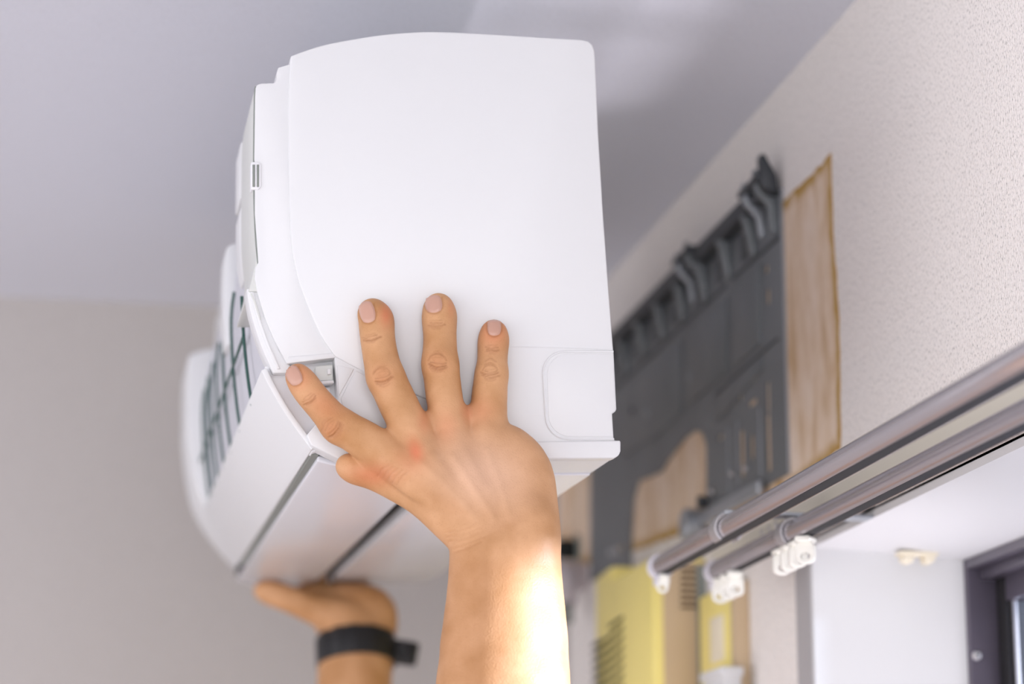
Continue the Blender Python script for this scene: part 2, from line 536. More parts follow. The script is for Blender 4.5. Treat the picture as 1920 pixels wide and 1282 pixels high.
# ================================================================== mounting plate on the wall
PX = -0.0024
plate = empty('mounting_plate', (0.0, 2.2, on_x(1300, 700)[1]))
tag(plate, 'dark grey galvanised steel mounting plate with hooks screwed to the bare wall', 'bracket')
PINV = Matrix.Translation(-Vector(plate.location))
def ppart(name, bm, mat=None, parent=plate, **k):
    o = obj(name, bm, mat or M['mount'], None, **k)
    o.parent = parent
    o.matrix_parent_inverse = PINV
    return o
def W(px, py, X=PX): return on_x(px, py, X)
outer = [W(1464, 352), W(1300, 512), W(1160, 648), W(1106, 700), W(1106, 1090), W(1182, 1075), W(1184, 1000), W(1188, 935), W(1197, 902),
         W(1240, 884), W(1252, 862), W(1285, 820), W(1305, 806), W(1317, 812), W(1324, 835), W(1324, 975), (W(1464, 352)[0], W(1460, 898)[1])]
def slot(px, py, wpx, hpx, rr=1.0):
    y, z = W(px, py)
    y2 = W(px - wpx, py)[0]; z2 = W(px, py - hpx)[1]
    w, h = abs(y2 - y), abs(z2 - z)
    return round_rect(y, z, w, h, min(w, h) / 2 * rr, 4)
holes = [slot(1441, 393, 11, 40), slot(1437, 505, 7, 16), slot(1440, 556, 6, 34), slot(1413, 617, 14, 11), slot(1350, 627, 10, 18),
         slot(1411, 709, 15, 11), slot(1411, 755, 15, 11), slot(1440, 745, 6, 60, .6), slot(1441, 830, 7, 110, .5), slot(1410, 838, 6, 50),
         slot(1391, 850, 7, 90, .5), slot(1400, 878, 8, 10), slot(1376, 887, 8, 10), slot(1351, 820, 9, 9), slot(1338, 920, 9, 11),
         slot(1214, 775, 9, 20), slot(1388, 745, 5, 20), slot(1240, 800, 8, 12), slot(1160, 1030, 14, 12)]
ppart('plate_sheet', bm_sheet(outer, holes, PX, PX + 0.0012), smooth=False)
# pressed panels (raised 1.5 mm)
def pressed(pts, d=0.0018):
    ppart('pressed_panel', bm_prism([W(*p) for p in pts], PX - d, PX, 'x'), bevel=0.0009)
pressed([(1428, 492), (1376, 540), (1376, 690), (1428, 645)])
pressed([(1366, 553), (1290, 622), (1290, 762), (1366, 698)])
pressed([(1280, 634), (1165, 742), (1165, 860), (1235, 815), (1280, 775)])
pressed([(1432, 666), (1345, 742), (1345, 790), (1432, 690)], 0.0012)
# creases pressed along the sheet
for pts in (((1461, 440), (1374, 519), (1374, 527), (1461, 448)), ((1362, 531), (1150, 728), (1150, 736), (1362, 539)), ((1458, 632), (1340, 737), (1340, 742), (1458, 637))):
    ppart('pressed_crease', bm_prism([W(*p) for p in pts], PX - 0.0008, PX + 0.0004, 'x'), M['mount_dark'])
# bright uprights under the hanging hooks
for px_, a_, b_ in ((1408, 402, 470), (1427, 385, 448), (1357, 452, 520), (1319, 490, 560)):
    p0, p1 = W(px_, a_), W(px_, b_)
    ppart('upright_rib', bm_tube([(PX, p0[0], p0[1]), (PX, p0[0], p1[1])], 0.0016, 8), M['mount_light'])
# vertical stiffening ribs on the near leg
for px_, a_, b_ in ((1424, 765, 895), (1383, 790, 910), (1365, 800, 930)):
    p0, p1 = W(px_, a_), W(px_, b_)
    p0 = (p0[0], p0[1]); p1 = (p0[0], p1[1])
    ppart('stiffening_rib', bm_tube([(PX, *p0), (PX, *p1)], 0.0010, 8), M['mount_light'])
# near edge fold
e0, e1 = outer[0], outer[-1]
ppart('edge_fold', bm_box(PX - 0.0004, -0.0008, min(e0[0], e1[0]) - 0.0006, min(e0[0], e1[0]) + 0.0014, e1[1], e0[1]), M['mount_light'])
# top folded lip with open hook teeth
z_top = e0[1]
y_n, y_f = e0[0] + 0.003, W(1106, 700)[0]
lipz0, lipz1 = z_top - 0.004, z_top + 0.010
bm = bm_prism([(PX, lipz0), (PX - 0.012, lipz0 + 0.002), (PX - 0.014, lipz1), (PX - 0.0125, lipz1), (PX - 0.010, lipz0 + 0.004), (PX, lipz0 + 0.002)], y_n, y_f, 'y')
ppart('top_lip', bm, M['mount_dark'])
nt_ = 9
for k in range(nt_):
    yy = y_n + 0.075 + (y_f - y_n - 0.1) * k / (nt_ - 1)
    bm = bm_prism([(PX, lipz0 - 0.036), (PX - 0.003, lipz0 - 0.036), (PX - 0.010, lipz0 - 0.004), (PX - 0.012, lipz0 + 0.003), (PX, lipz0 + 0.003)], yy, yy + 0.010, 'y')
    ppart('gusset', bm, bevel=0.0006)
    bm = bm_box(PX - 0.0008, PX, yy + 0.014, yy + 0.045, lipz0 - 0.030, lipz0 - 0.006)
    ppart('lip_window', bm, M['mount_dark'])
# hook brackets on the lip
for yy in (y_n + 0.002, y_n + 0.235):
    hk = ppart('hanging_hook', bm_prism([(PX, z_top - 0.036), (PX - 0.004, z_top - 0.036), (PX - 0.006, z_top - 0.012), (PX - 0.018, z_top + 0.002), (PX - 0.019, z_top + 0.020),
                                         (PX - 0.016, z_top + 0.020), (PX - 0.014, z_top + 0.006), (PX, z_top - 0.004)], yy + 0.010, yy + 0.018, 'y'), M['mount'], bevel=0.0006)
    ppart('hanging_hook', bm_prism([(PX, z_top - 0.03), (PX - 0.004, z_top - 0.03), (PX - 0.006, z_top - 0.012), (PX - 0.018, z_top + 0.002), (PX - 0.019, z_top + 0.018),
                                    (PX - 0.016, z_top + 0.018), (PX - 0.014, z_top + 0.006), (PX, z_top - 0.004)], yy + 0.045, yy + 0.053, 'y'), M['mount_light'], bevel=0.0006)
    bm = bm_box(PX - 0.020, PX - 0.004, yy, yy + 0.060, z_top + 0.008, z_top + 0.014)
    ppart('hook_bridge', bm, M['mount_dark'], bevel=0.001)
bm = bm_prism([(PX - 0.001, z_top - 0.004), (PX - 0.016, z_top + 0.002), (PX - 0.017, z_top + 0.030), (PX - 0.013, z_top + 0.030), (PX - 0.003, z_top + 0.012)], y_n - 0.002, y_n + 0.010, 'y')
ppart('end_tab', bm, M['mount_dark'], bevel=0.0006)
# screws and bosses
for (px_, py_, r_, m_) in ((1297, 705, 0.0045, 'mount_light'), (1218, 775, 0.005, 'mount_light'), (1190, 770, 0.004, 'mount_dark'), (1401, 878, 0.003, 'screw'),
                           (1338, 921, 0.0032, 'screw'), (1376, 887, 0.003, 'screw'), (1160, 1031, 0.0045, 'screw'), (1148, 1036, 0.0035, 'screw')):
    y, z = W(px_, py_)
    ppart('screw_head', bm_tube([(PX + 0.001, y, z), (PX - 0.0025, y, z), (PX - 0.004, y, z)], [r_, r_, r_ * 0.6], 14), M[m_])
# lower bracket arm with a rounded foot
ya, za = W(1440, 905); yb, zb = W(1318, 975)
bm = bm_prism([(ya, za - 0.010), (yb, zb + 0.004 - 0.012), (yb, zb + 0.004), (ya, za + 0.002)], PX - 0.010, PX - 0.004, 'x')
ppart('lower_arm', bm, M['mount_light'], bevel=0.001)
bm = bm_tube([(PX - 0.002, yb + 0.006, zb - 0.004), (PX - 0.016, yb + 0.006, zb - 0.004), (PX - 0.019, yb + 0.006, zb - 0.004)], [0.016, 0.016, 0.012], 20)
ppart('arm_foot', bm, M['mount_light'])
bm = bm_tube([(PX - 0.004, yb - 0.030, zb - 0.002 + 0.014), (PX - 0.0125, yb - 0.030, zb + 0.012)], 0.006, 14)
ppart('arm_hole', bm, M['mount_dark'])

# pipe hole and wrapped pipe stub beside the plate
hy, hz = on_x(1085, 1030, 0.0)
ph = empty('pipe_stub', (0, hy, hz)); tag(ph, 'short black pipe stub sticking out of the wall left of the mounting plate', 'pipe')
obj('stub_tube', bm_tube([(-0.0008, 0, 0), (-0.022, 0, 0), (-0.026, 0, 0)], [0.012, 0.012, 0.009], 20), M['dark'], ph)
obj('stub_collar', bm_tube([(-0.0006, 0, 0), (-0.004, 0, 0), (-0.005, 0, 0)], [0.018, 0.018, 0.015], 24), M['slot'], ph)
wy, wz = on_x(1072, 1085, -0.02)
pw = empty('refrigerant_pipe', (-0.02, wy, wz)); tag(pw, 'pale wrapped pipe stub bending out of the wall behind the forearm', 'pipe')
bm = bm_tube(catmull([(0.02, 0.02, 0.006), (0.0, 0.014, 0.005), (-0.008, 0.0, 0.0), (-0.010, -0.006, -0.02), (-0.010, -0.008, -0.03)], 5), 0.016, 16)
obj('insulation', bm, M['pipe_wrap'], pw)
bm = bm_tube([(-0.010, -0.008, -0.03), (-0.010, -0.010, -0.052)], 0.009, 14)
obj('pipe_end', bm, M['slot'], pw)

# ================================================================== yellowed wall boxes
BX = -0.052
yn, zt_ = on_x(1222, 1044, BX)
yfar = on_x(1096, 1150, BX)[0]
ystep = on_x(1140, 1100, BX)[0]
box = empty('wall_unit', (0, yn, 1.45)); tag(box, 'yellowed plastic wall unit with dark vent slots below the mounting plate', 'intercom')
BINV = Matrix.Translation(-Vector(box.location))
def bpart(name, bm, mat, parent=None, **k):
    o = obj(name, bm, mat, None, **k); o.parent = parent or box; o.matrix_parent_inverse = BINV if parent is None else Matrix.Identity(4)
    return o
zs = on_x(1096, 1098, BX * 0.8)[1]
z_low = 1.45
bm = bmesh.new()
cr = [(0.0, yn), (BX + 0.006, yn), (BX + 0.0015, yn + 0.003), (BX, yn + 0.010), (BX + 0.001, ystep), (BX + 0.004, ystep + 0.004), (0.0, ystep + 0.004)]
bm_prism(cr, z_low, zt_, 'z', bm)
bpart('housing', bm, M['yellowed'], bevel=0.002)
bm = bm_prism([(0.0, ystep + 0.004), (BX + 0.006, ystep + 0.004), (BX + 0.005, ystep + 0.02), (BX + 0.010, yfar - 0.01), (BX + 0.016, yfar), (0.0, yfar)], z_low, zs, 'z')
bpart('lower_housing', bm, M['yellowed'], bevel=0.002)
bm = bm_box(BX + 0.010, -0.0004, yn - 0.0015, yn, z_low, zt_ - 0.004)
bpart('side_panel', bm, M['tan_plastic'], bevel=0.0005)
# front vent slots: each louver slot its own dark recess
for k in range(14):
    ya, zc = on_x(1168, 1157 + k * 18.0, BX)
    bpart('vent_slot', bm_prism([(ystep - 0.001, zc - 0.0038), (ya, zc - 0.0018), (ya, zc + 0.0016), (ystep - 0.001, zc - 0.0004)], BX - 0.0004, BX + 0.002, 'x'), M['yellow_dark'], smooth=False)
    if k >= 1:
        bpart('vent_slot', bm_prism([(ystep + 0.006, zc - 0.0038), (yfar - 0.014, zc - 0.0030), (yfar - 0.014, zc + 0.0004), (ystep + 0.006, zc - 0.0004)], BX + 0.0042, BX + 0.012, 'x'), M['yellow_dark'], smooth=False)
# side grille next to the wall
for k in range(7):
    x0, z0 = on_y(1275, 1066 + k * 12.0, yn); x1, _ = on_y(1305, 1066 + k * 12.0, yn)
    bpart('side_slot', bm_box(max(x0, BX), min(x1, -0.001), yn - 0.0024, yn - 0.001, z0 - 0.0014, z0 + 0.0014), M['brown_dark'], smooth=False)
x0, z0 = on_y(1304, 1060, yn)
bpart('side_gap', bm_box(min(x0, -0.004), -0.0002, yn - 0.0035, yn - 0.0001, z_low, z0), M['slot'], smooth=False)
# switch plate
sy0, sz0 = on_x(1387, 1100, -0.008); sy1 = on_x(1318, 1100, -0.008)[0]
sw = empty('switch_plate', (0, sy0, 1.5)); tag(sw, 'yellowed switch plate with a pale panel on wall beside the window', 'switch')
SINV = Matrix.Translation(-Vector(sw.location))
def spart(name, bm, mat, **k):
    o = obj(name, bm, mat, None, **k); o.parent = sw; o.matrix_parent_inverse = SINV; return o
spart('back_plate', bm_box(-0.012, 0.0, sy0, sy1, 1.48, sz0 + 0.006), M['yellowed'], bevel=0.002)
spart('edge_strip', bm_box(-0.0135, 0.0, sy0 - 0.002, sy0 + 0.012, 1.48, sz0 + 0.006), M['tan_plastic'], bevel=0.001)
ya, za = on_x(1357, 1150, -0.012); yb, zb = on_x(1335, 1245, -0.012)
spart('pale_panel', bm_prism(round_rect((ya + yb) / 2, (za + zb) / 2, abs(yb - ya), abs(za - zb), 0.003), -0.0136, -0.011, 'x'), M['cream'], bevel=0.0006)
ya, za = on_x(1356, 1253, -0.03); yb, _ = on_x(1318, 1262, -0.03)
CBZ = za - 0.12
sb = empty('control_box', (0, ya, CBZ)); tag(sb, 'small white plastic box under the pale panel of the switch plate', 'box')
obj('body', bm_box(-0.03, -0.0135, 0, yb - ya, 0, 0.12), M['white_plastic'], sb, bevel=0.002)
obj('lid', bm_box(-0.033, -0.012, -0.002, yb - ya + 0.002, 0.114, 0.122), M['white_plastic'], sb, bevel=0.0015)

# ================================================================== double curtain rail
def fit_rail(px, py, X):
    return on_x(px, py, X)
X1, X2 = -0.112, -0.062
yA, zA = fit_rail(1238, 1056, X1)
yB, zB = fit_rail(1343, 1066, X2)
zA2 = fit_rail(1920, 688, X1)[1]; zB2 = fit_rail(1920, 786, X2)[1]
RAD = 0.0092
def rail(name, X, yend, z, label, r):
    o = empty(name, (X, yend, z)); tag(o, label, 'curtain rail', 'double curtain rail')
    bm = bmesh.new()
    n = 20; ys = (0.0, -(yend - 0.2))
    prof = []
    gap = 36
    for k in range(n + 1):
        a = R(-90 + gap + (360 - 2 * gap) * k / n)
        prof.append((r * math.cos(a), r * math.sin(a)))
    inn = [(p[0] * 0.86, p[1] * 0.86) for p in prof[::-1]]
    bm_prism(prof + inn, ys[1], ys[0], 'y', bm)
    obj('rail_tube', bm, M['rail'], o)
    w = r * 0.52
    obj('rail_groove', bm_box(-w, w, ys[1], ys[0], -r * 0.80, -r * 0.62), M['rail_dark'], o)
    return o
rail1 = rail('curtain_rail', X1, yA, (zA + zA2) / 2, 'upper steel curtain rail tube farther out from the wall', RAD)
rail2 = rail('curtain_rail', X2, yB, (zB + zB2) / 2, 'lower steel curtain rail tube nearer the window head', RAD * 0.95)
Z1, Z2 = rail1.location.z, rail2.location.z
# end caps
for ro, rr in ((rail1, RAD), (rail2, RAD * 0.95)):
    cp = obj('end_cap', bm_tube([(0, -0.006, 0), (0, 0.004, 0), (0, 0.008, 0)], [rr * 1.16, rr * 1.16, rr * 0.8], 20), M['cap_white'], ro)
    bm = bm_prism([(-0.005, -rr * 0.8), (0.005, -rr * 0.8), (0.005, -rr * 1.7), (-0.005, -rr * 1.7)], -0.012, 0.006, 'y')
    obj('stop_block', bm, M['cap_white'], cp, bevel=0.001)
# flat mounting strip and brackets
ym, zm = on_x(1380, 1027, -0.035)
strip = empty('rail_strip', (-0.002, yB, Z1)); tag(strip, 'flat pale strip running along the wall between the two rail tubes', 'strip')
xs_, zs2 = -0.035, on_x(1500, 962, -0.035)[1]
strip.location = (xs_, on_x(1335, 1050, xs_)[0], zs2)
obj('flat_bar', bm_box(-0.0012, 0.0012, -(strip.location.y - 0.2), 0.0, -0.007, 0.007), plain('strip_cream', (0.70, 0.66, 0.55), 0.4), strip, bevel=0.0004)
for k in range(3):
    obj('rivet', bm_tube([(-0.001, -0.16 - 0.02 * k, 0.0), (-0.003, -0.16 - 0.02 * k, 0)], 0.0024, 12), M['screw'], strip)
ybr = on_x(1362, 985, X1)[0]
brk = empty('rail_bracket', (0, ybr, Z1)); tag(brk, 'pale metal bracket arm that holds both curtain rail tubes', 'bracket')
obj('wall_plate', bm_box(-0.003, 0.0, -0.011, 0.011, HEAD_Z + 0.002 - Z1, 0.045), M['mount_light'], brk, bevel=0.0006)
obj('arm', bm_prism([(0, 0.013), (X1 - 0.004, 0.013), (X1 - 0.004, 0.0105), (0, 0.0105)], -0.010, 0.010, 'y'), M['mount_light'], brk, bevel=0.0004)
for XX, zz, rr in ((X1, 0.0, RAD), (X2, Z2 - Z1, RAD * 0.95)):
    prof = []
    for k in range(17):
        a = R(-40 + 290 * k / 16 - 15)
        prof.append((XX + rr * 1.08 * math.cos(a), zz + rr * 1.08 * math.sin(a)))
    bm = bm_prism(offset_line(prof, -0.0016), -0.008, 0.008, 'y')
    obj('clamp_ring', bm, plain('clamp_steel', (0.50, 0.49, 0.51), 0.35, 0.6), brk)
# runners: small plastic gliders hanging under the rails
def make_runner():
    ro = empty('curtain_runner')
    bm = bm_prism(round_rect(0, 0.0, 0.009, 0.004, 0.0018), -0.006, 0.006, 'x')
    obj('glide', bm, M['runner'], ro, bevel=0.0005)
    bm = bmesh.new()
    outer = [(-0.0, -0.001)]
    outer = round_rect(0.0, -0.0095, 0.0105, 0.017, 0.005, 6)
    hole = [(0.0026 * math.cos(2 * math.pi * k / 12), -0.0125 + 0.0026 * math.sin(2 * math.pi * k / 12)) for k in range(12)]
    b2 = bm_sheet(outer, [hole], -0.0022, 0.0022)
    obj('eyelet', b2, M['runner'], ro, bevel=0.0006)
    return ro
proto = make_runner()
def copy_tree(o, parent=None):
    c = o.copy(); COL.objects.link(c); c.parent = parent
    for ch in [x for x in bpy.data.objects if x.parent == o]:
        copy_tree(ch, c)
    return c
runner_spots = []
yy0 = on_x(1512, 1010, X2)[0]
for k, w_ in enumerate(('nearest the window', 'second from the window', 'third from the window', 'farthest from the window')):
    runner_spots.append((X2, yy0 + 0.020 * k + 0.002, Z2 - RAD * 0.95, 90 if k else 55, 'cream curtain runner of the row of four, ' + w_))
yy1 = yB - 0.012
for k, w_ in enumerate(('leftmost, against the end cap', 'middle one of three', 'rightmost of three')):
    runner_spots.append((X2, yy1 - 0.022 * k, Z2 - RAD * 0.95, 70, 'curtain runner bunched at the end of the lower rail, ' + w_))
runner_spots.append((X1, yA - 0.014, Z1 - RAD, 80, 'single white curtain runner at the end of the upper rail'))
for i, (x, y, z, a, lb) in enumerate(runner_spots):
    o = proto if i == 0 else copy_tree(proto)
    o.location = (x, y, z - 0.001)
    o.rotation_euler = (0, 0, R(a))
    o.scale = (1.35, 1.35, 1.0) if x == X2 else (0.9, 0.9, 0.75)
    tag(o, lb, 'curtain runner', 'curtain runners')
    if x == X1:
        o.rotation_euler = (R(12), 0, R(75))

# ================================================================== the air conditioner being lifted
UL = 0.90
FE = 0.755      # where the front opening ends at the far side cap
ac = empty('air_conditioner', matrix=UNIT_M)
tag(ac, 'white wall air conditioner with its front panel off, held up by two hands', 'air conditioner')
def upart(name, bm, mat='white_plastic', parent=None, **k):
    return obj(name, bm, M[mat], parent or ac, **k)

top = catmull([(545, 105), (580, 92), (620, 81), (700, 67), (760, 61), (810, 59), (870, 61), (940, 65), (1020, 70), (1090, 74)], 3)
back = [(1103, 77), (1111, 84), (1115, 94), (1116, 108), (1122, 250), (1131, 400), (1141, 540), (1150, 656),
        (1151, 662), (1156, 766), (1154, 772), (1148, 773), (1151, 825), (1162, 826), (1162, 846), (1158, 853), (1150, 857)]
front_edge = catmull([(545, 105), (541, 180), (541, 300), (545, 440), (557, 515), (575, 568), (600, 625), (628, 668)], 3)
seam = [(700, 706), (803, 750), (848, 790), (869, 830), (869, 859)]
casing_poly = UP(*top) + UP(*back) + UP((1010, 859), (869, 859)) + UP(*seam[:4][::-1]) + UP(*front_edge[::-1][:-1])
casing = upart('casing', bm_prism(casing_poly, 0.0, UL), bevel=0.0012, segs=3)
# end lip along the bottom edge of the side
lip = UP((905, 829), (1163, 826), (1163, 846), (1159, 855), (1150, 859), (905, 861))
upart('bottom_lip', bm_prism(lip, -0.0015, 0.012), bevel=0.0012, segs=3)
# seams on the underside
for l0 in (0.075,):
    upart('underside_step', bm_prism(UP((872, 858), (1150, 856.5), (1150, 862), (872, 864)), l0, UL - 0.02), 'white_gloss', bevel=0.0008)
# knock-out panel for pipes: raised rounded panel with a groove around
def rr_path(x0, y0, x1, y1, r, n=6):
    pts = []
    for (cx, cy, a0) in ((x0 + r, y0 + r, 180), (x0 + r, y1 - r, 90)):
        rng = range(n + 1)
        for k in rng:
            a = R(a0 + (90 * k / n if a0 == 180 else -90 * k / n))
            pts.append((cx + r * math.cos(a), cy + r * math.sin(a)))
    return pts
arc1 = [(1150, 659)] + [(1058 - 40 * math.sin(R(90 * k / 6)), 699 - 40 * math.cos(R(90 * k / 6))) for k in range(7)]
arc2 = [(1023 + 42 * (1 - math.cos(R(90 * k / 6))), 780 + 43 * math.sin(R(90 * k / 6))) for k in range(7)] + [(1151, 823)]
ko_line = arc1 + arc2
ko3 = [(U(x, y)[0], -0.0002, U(x, y)[1]) for x, y in ko_line]
upart('knockout_groove', bm_tube(ko3, 0.00075, 6), 'white_plastic')
inner_ko = [(1149, 664)] + [(1062 - 36 * math.sin(R(90 * k / 6)), 702 - 38 * math.cos(R(90 * k / 6))) for k in range(7)] + \
           [(1028 + 40 * (1 - math.cos(R(90 * k / 6))), 778 + 40 * math.sin(R(90 * k / 6))) for k in range(7)] + [(1149, 818), (1146, 775), (1153, 770)]
upart('knockout_panel', bm_prism(UP(*inner_ko), -0.0005, 0.002), bevel=0.0003)
upart('side_seam', bm_tube([(U(x, y)[0], 0.0, U(x, y)[1]) for x, y in ((955, 650), (1050, 652), (1149, 656))], 0.00035, 6))
# side flange in front of the smooth side (frame of the removed front panel)
flange = [(546, 118), (522, 125), (519, 135), (518, 149), (514, 154), (490, 154.5), (483, 157), (479.5, 163), (478.5, 180), (477, 298), (478, 303), (478, 400), (484.5, 491),
          (479, 500), (478, 520), (483, 548), (496, 592), (513, 633), (538, 680), (650, 668), (626, 640), (595, 580), (572, 500), (562, 400), (561, 200), (562, 112)]
fl = upart('side_flange', bm_prism(UP(*flange), 0.0018, 0.030), bevel=0.0008)
# underside lip of the flange
upart('flange_foot', bm_prism(UP((538, 681), (541, 668), (634, 660), (636, 669)), 0.0010, 0.032), bevel=0.0006)
# clip in the flange
clip = upart('front_clip', bm_prism(UP((471, 303), (485, 303), (489.5, 308), (489.5, 349), (485, 354.5), (471, 354.5)), 0.0008, 0.012), 'inner_white', bevel=0.0004)
for xa, xb in ((473.5, 478.5), (481.5, 486)):
    upart('clip_slot', bm_prism(UP((xa, 308), (xb, 308), (xb, 350), (xa, 350)), 0.0005, 0.004), 'slot', clip, bevel=0.0002)
# gasket line between flange and control cover
gl = catmull([(480, 160), (478, 180), (476.5, 298), (476.8, 356), (478, 400), (480.5, 450), (484.5, 493)], 4)
upart('gasket', bm_tube([(U(x, y)[0], 0.003, U(x, y)[1]) for x, y in gl], 0.0006, 6), 'slot')
# control cover: grey shell at the near end of the front
cov = catmull([(479, 158), (476, 200), (475, 300), (476, 400), (482, 470), (474, 515), (466, 545)], 4)
cov_in = [(500, 545), (505, 400), (500, 158)]
upart('control_cover', bm_prism(UP(*cov) + UP(*cov_in), 0.003, 0.125), 'grey_plastic', bevel=0.001)
upart('cover_top', bm_prism(UP((545, 110), (522, 126), (480, 158), (545, 158)), 0.034, 0.10), 'grey_plastic', bevel=0.001)
t1 = [(474, 170), (473, 285), (500, 285), (500, 165)]
upart('cover_tab', bm_prism(UP(*t1), 0.126, 0.180), bevel=0.002)
t2 = catmull([(474, 300), (474, 350), (478, 410), (484, 436)], 3) + [(505, 436), (505, 300)]
upart('cover_tab', bm_prism(UP(*t2), 0.126, 0.180), bevel=0.002)
# side guide below the cover (curved strip over the near end of the front opening)
gd = catmull([(463, 538), (469, 575), (479, 612), (494, 655), (514, 697)], 4)
gd_in = catmull([(556, 697), (525, 655), (506, 605), (492, 565), (486, 540)], 4)
upart('front_guide', bm_prism(UP(*gd) + UP(*gd_in), 0.0045, 0.030), bevel=0.0008)
gd2 = catmull([(470, 545), (481, 590), (498, 640), (520, 690)], 4)
gi2 = catmull([(526, 690), (504, 640), (487, 590), (476, 545)], 4)
upart('guide_rib', bm_prism(UP(*gd2) + UP(*gi2), 0.0030, 0.010), bevel=0.0004)
upart('guide_slot', bm_prism(UP((473, 548), (479, 560), (490, 596), (487, 598), (475, 562), (470, 548)), 0.0028, 0.008), 'grey_plastic', bevel=0.0003)
# latch in the recess under the flange
upart('latch_recess', bm_prism(UP((500, 680), (545, 676), (645, 664), (645, 830), (590, 841), (545, 783), (506, 712)), 0.014, 0.034), 'inner_white')
la = upart('latch', bm_prism(UP((592, 684), (625, 681), (626, 711), (593, 713)), 0.004, 0.016), 'grey_plastic', bevel=0.001)
upart('latch_tooth', bm_prism(UP((614, 690), (621, 689), (622, 700), (615, 701)), 0.0025, 0.005), 'white_plastic', la, bevel=0.0005)
upart('latch_shelf', bm_prism(UP((588, 714), (627, 711), (627, 717), (589, 721)), 0.002, 0.016), bevel=0.0008)
upart('latch_post', bm_prism(UP((603, 722), (622, 722), (622, 738), (606, 740)), 0.009, 0.016), 'inner_white', bevel=0.0008)
# lower side cover (facetted corner piece)
lc = [(627, 667), (642, 671), (702, 703), (806, 747), (849, 789), (864, 828), (864, 862), (760, 866), (640, 862), (584, 834), (575, 815), (610, 775), (634, 746)]
upart('lower_side_cover', bm_prism(UP(*lc), 0.0012, 0.022), bevel=0.0012, segs=3)
upart('cover_facet', bm_prism(UP((632, 684), (664, 691), (636, 742)), 0.0004, 0.012), 'white_plastic', bevel=0.0005)
upart('cover_facet', bm_prism(UP((667, 694), (700, 711), (800, 754), (840, 793), (780, 840), (650, 800), (639, 746)), 0.0002, 0.012), 'white_plastic', bevel=0.0010)
# lower front panel
lf = catmull([(491, 690), (507, 722), (530, 762), (556, 800), (586, 840)], 4)
upart('lower_front_panel', bm_prism(offset_line(UP(*lf), 0.004), 0.008, FE + 0.002), 'white_plastic', bevel=0.0008)
# air outlet: dark throat, flap, rear gap
upart('outlet_throat', bm_prism(UP((600, 800), (640, 740), (800, 760), (880, 800), (880, 838), (640, 838), (604, 836)), 0.020, UL - 0.012), 'dark')
upart('slot_wall', bm_prism(UP((566, 800), (600, 800), (604, 844), (592, 842)), 0.024, FE + 0.002), 'slot')
flap_o = catmull([(602, 853), (640, 861), (700, 866), (770, 867), (826, 865)], 4)
upart('flap', bm_prism(offset_line(UP(*flap_o), 0.0045), 0.030, UL - 0.020), 'white_gloss', bevel=0.0012, segs=3)
upart('vane_pivot', bm_prism(UP((824, 842), (870, 842), (870, 855), (824, 855)), 0.22, 0.228), 'slot')
# filter bed behind the front opening and its dark frame
fil = catmull([(540, 240), (505, 300), (490, 420), (490, 500), (498, 600), (512, 700)], 4)
upart('filter_bed', bm_prism(offset_line(UP(*fil), 0.004), 0.036, FE), 'filter')
rib = catmull([(483, 400), (478, 440), (477, 480), (481, 560), (489, 640), (498, 700)], 5)
for l0 in (0.128, 0.25, 0.36, 0.455, 0.545, 0.62, 0.685):
    rr_ = [p for p in rib if p[1] > (478 if l0 < 0.2 else 0)]
    rb = upart('filter_rib', bm_tube([(U(x, y)[0], l0, U(x, y)[1]) for x, y in rr_], 0.0012, 8), 'teal')
i = min(range(len(rib)), key=lambda q: abs(rib[q][1] - 560))
a_, b_ = U(*rib[i])
upart('filter_bar', bm_tube([(a_, 0.126, b_), (a_, FE, b_)], 0.0012, 8), 'teal')
# centre post
post = catmull([(500, 250), (478, 262), (473, 330), (473, 400), (477, 478)], 3) + [(505, 478), (510, 250)]
upart('centre_post', bm_prism(UP(*post), 0.320, 0.372), bevel=0.002)
# far end cap flange
cap = catmull([(520, 255), (455, 272), (446, 310), (445, 400), (446, 478), (464, 602), (493, 682), (553, 765), (612, 826), (648, 862)], 4) + [(760, 866), (700, 740), (600, 600), (560, 400)]
upart('end_cap', bm_prism(UP(*cap), FE, UL), bevel=0.003, segs=3)

# ================================================================== the installer's arms (one body, grown from a distance field)
def HP(px, py, c):
    """pixel -> (a, b, c): c metres in front of the unit's near side"""
    a, b = U(px, py, -c)
    return np.array([a, b, c])

def px_m(px, py, c):
    a, b, cc = HP(px, py, c)
    p = U_O + U_D * a + U_H * b - U_L * cc
    return float(np.dot(p - CAM, C_F)) / F_PX

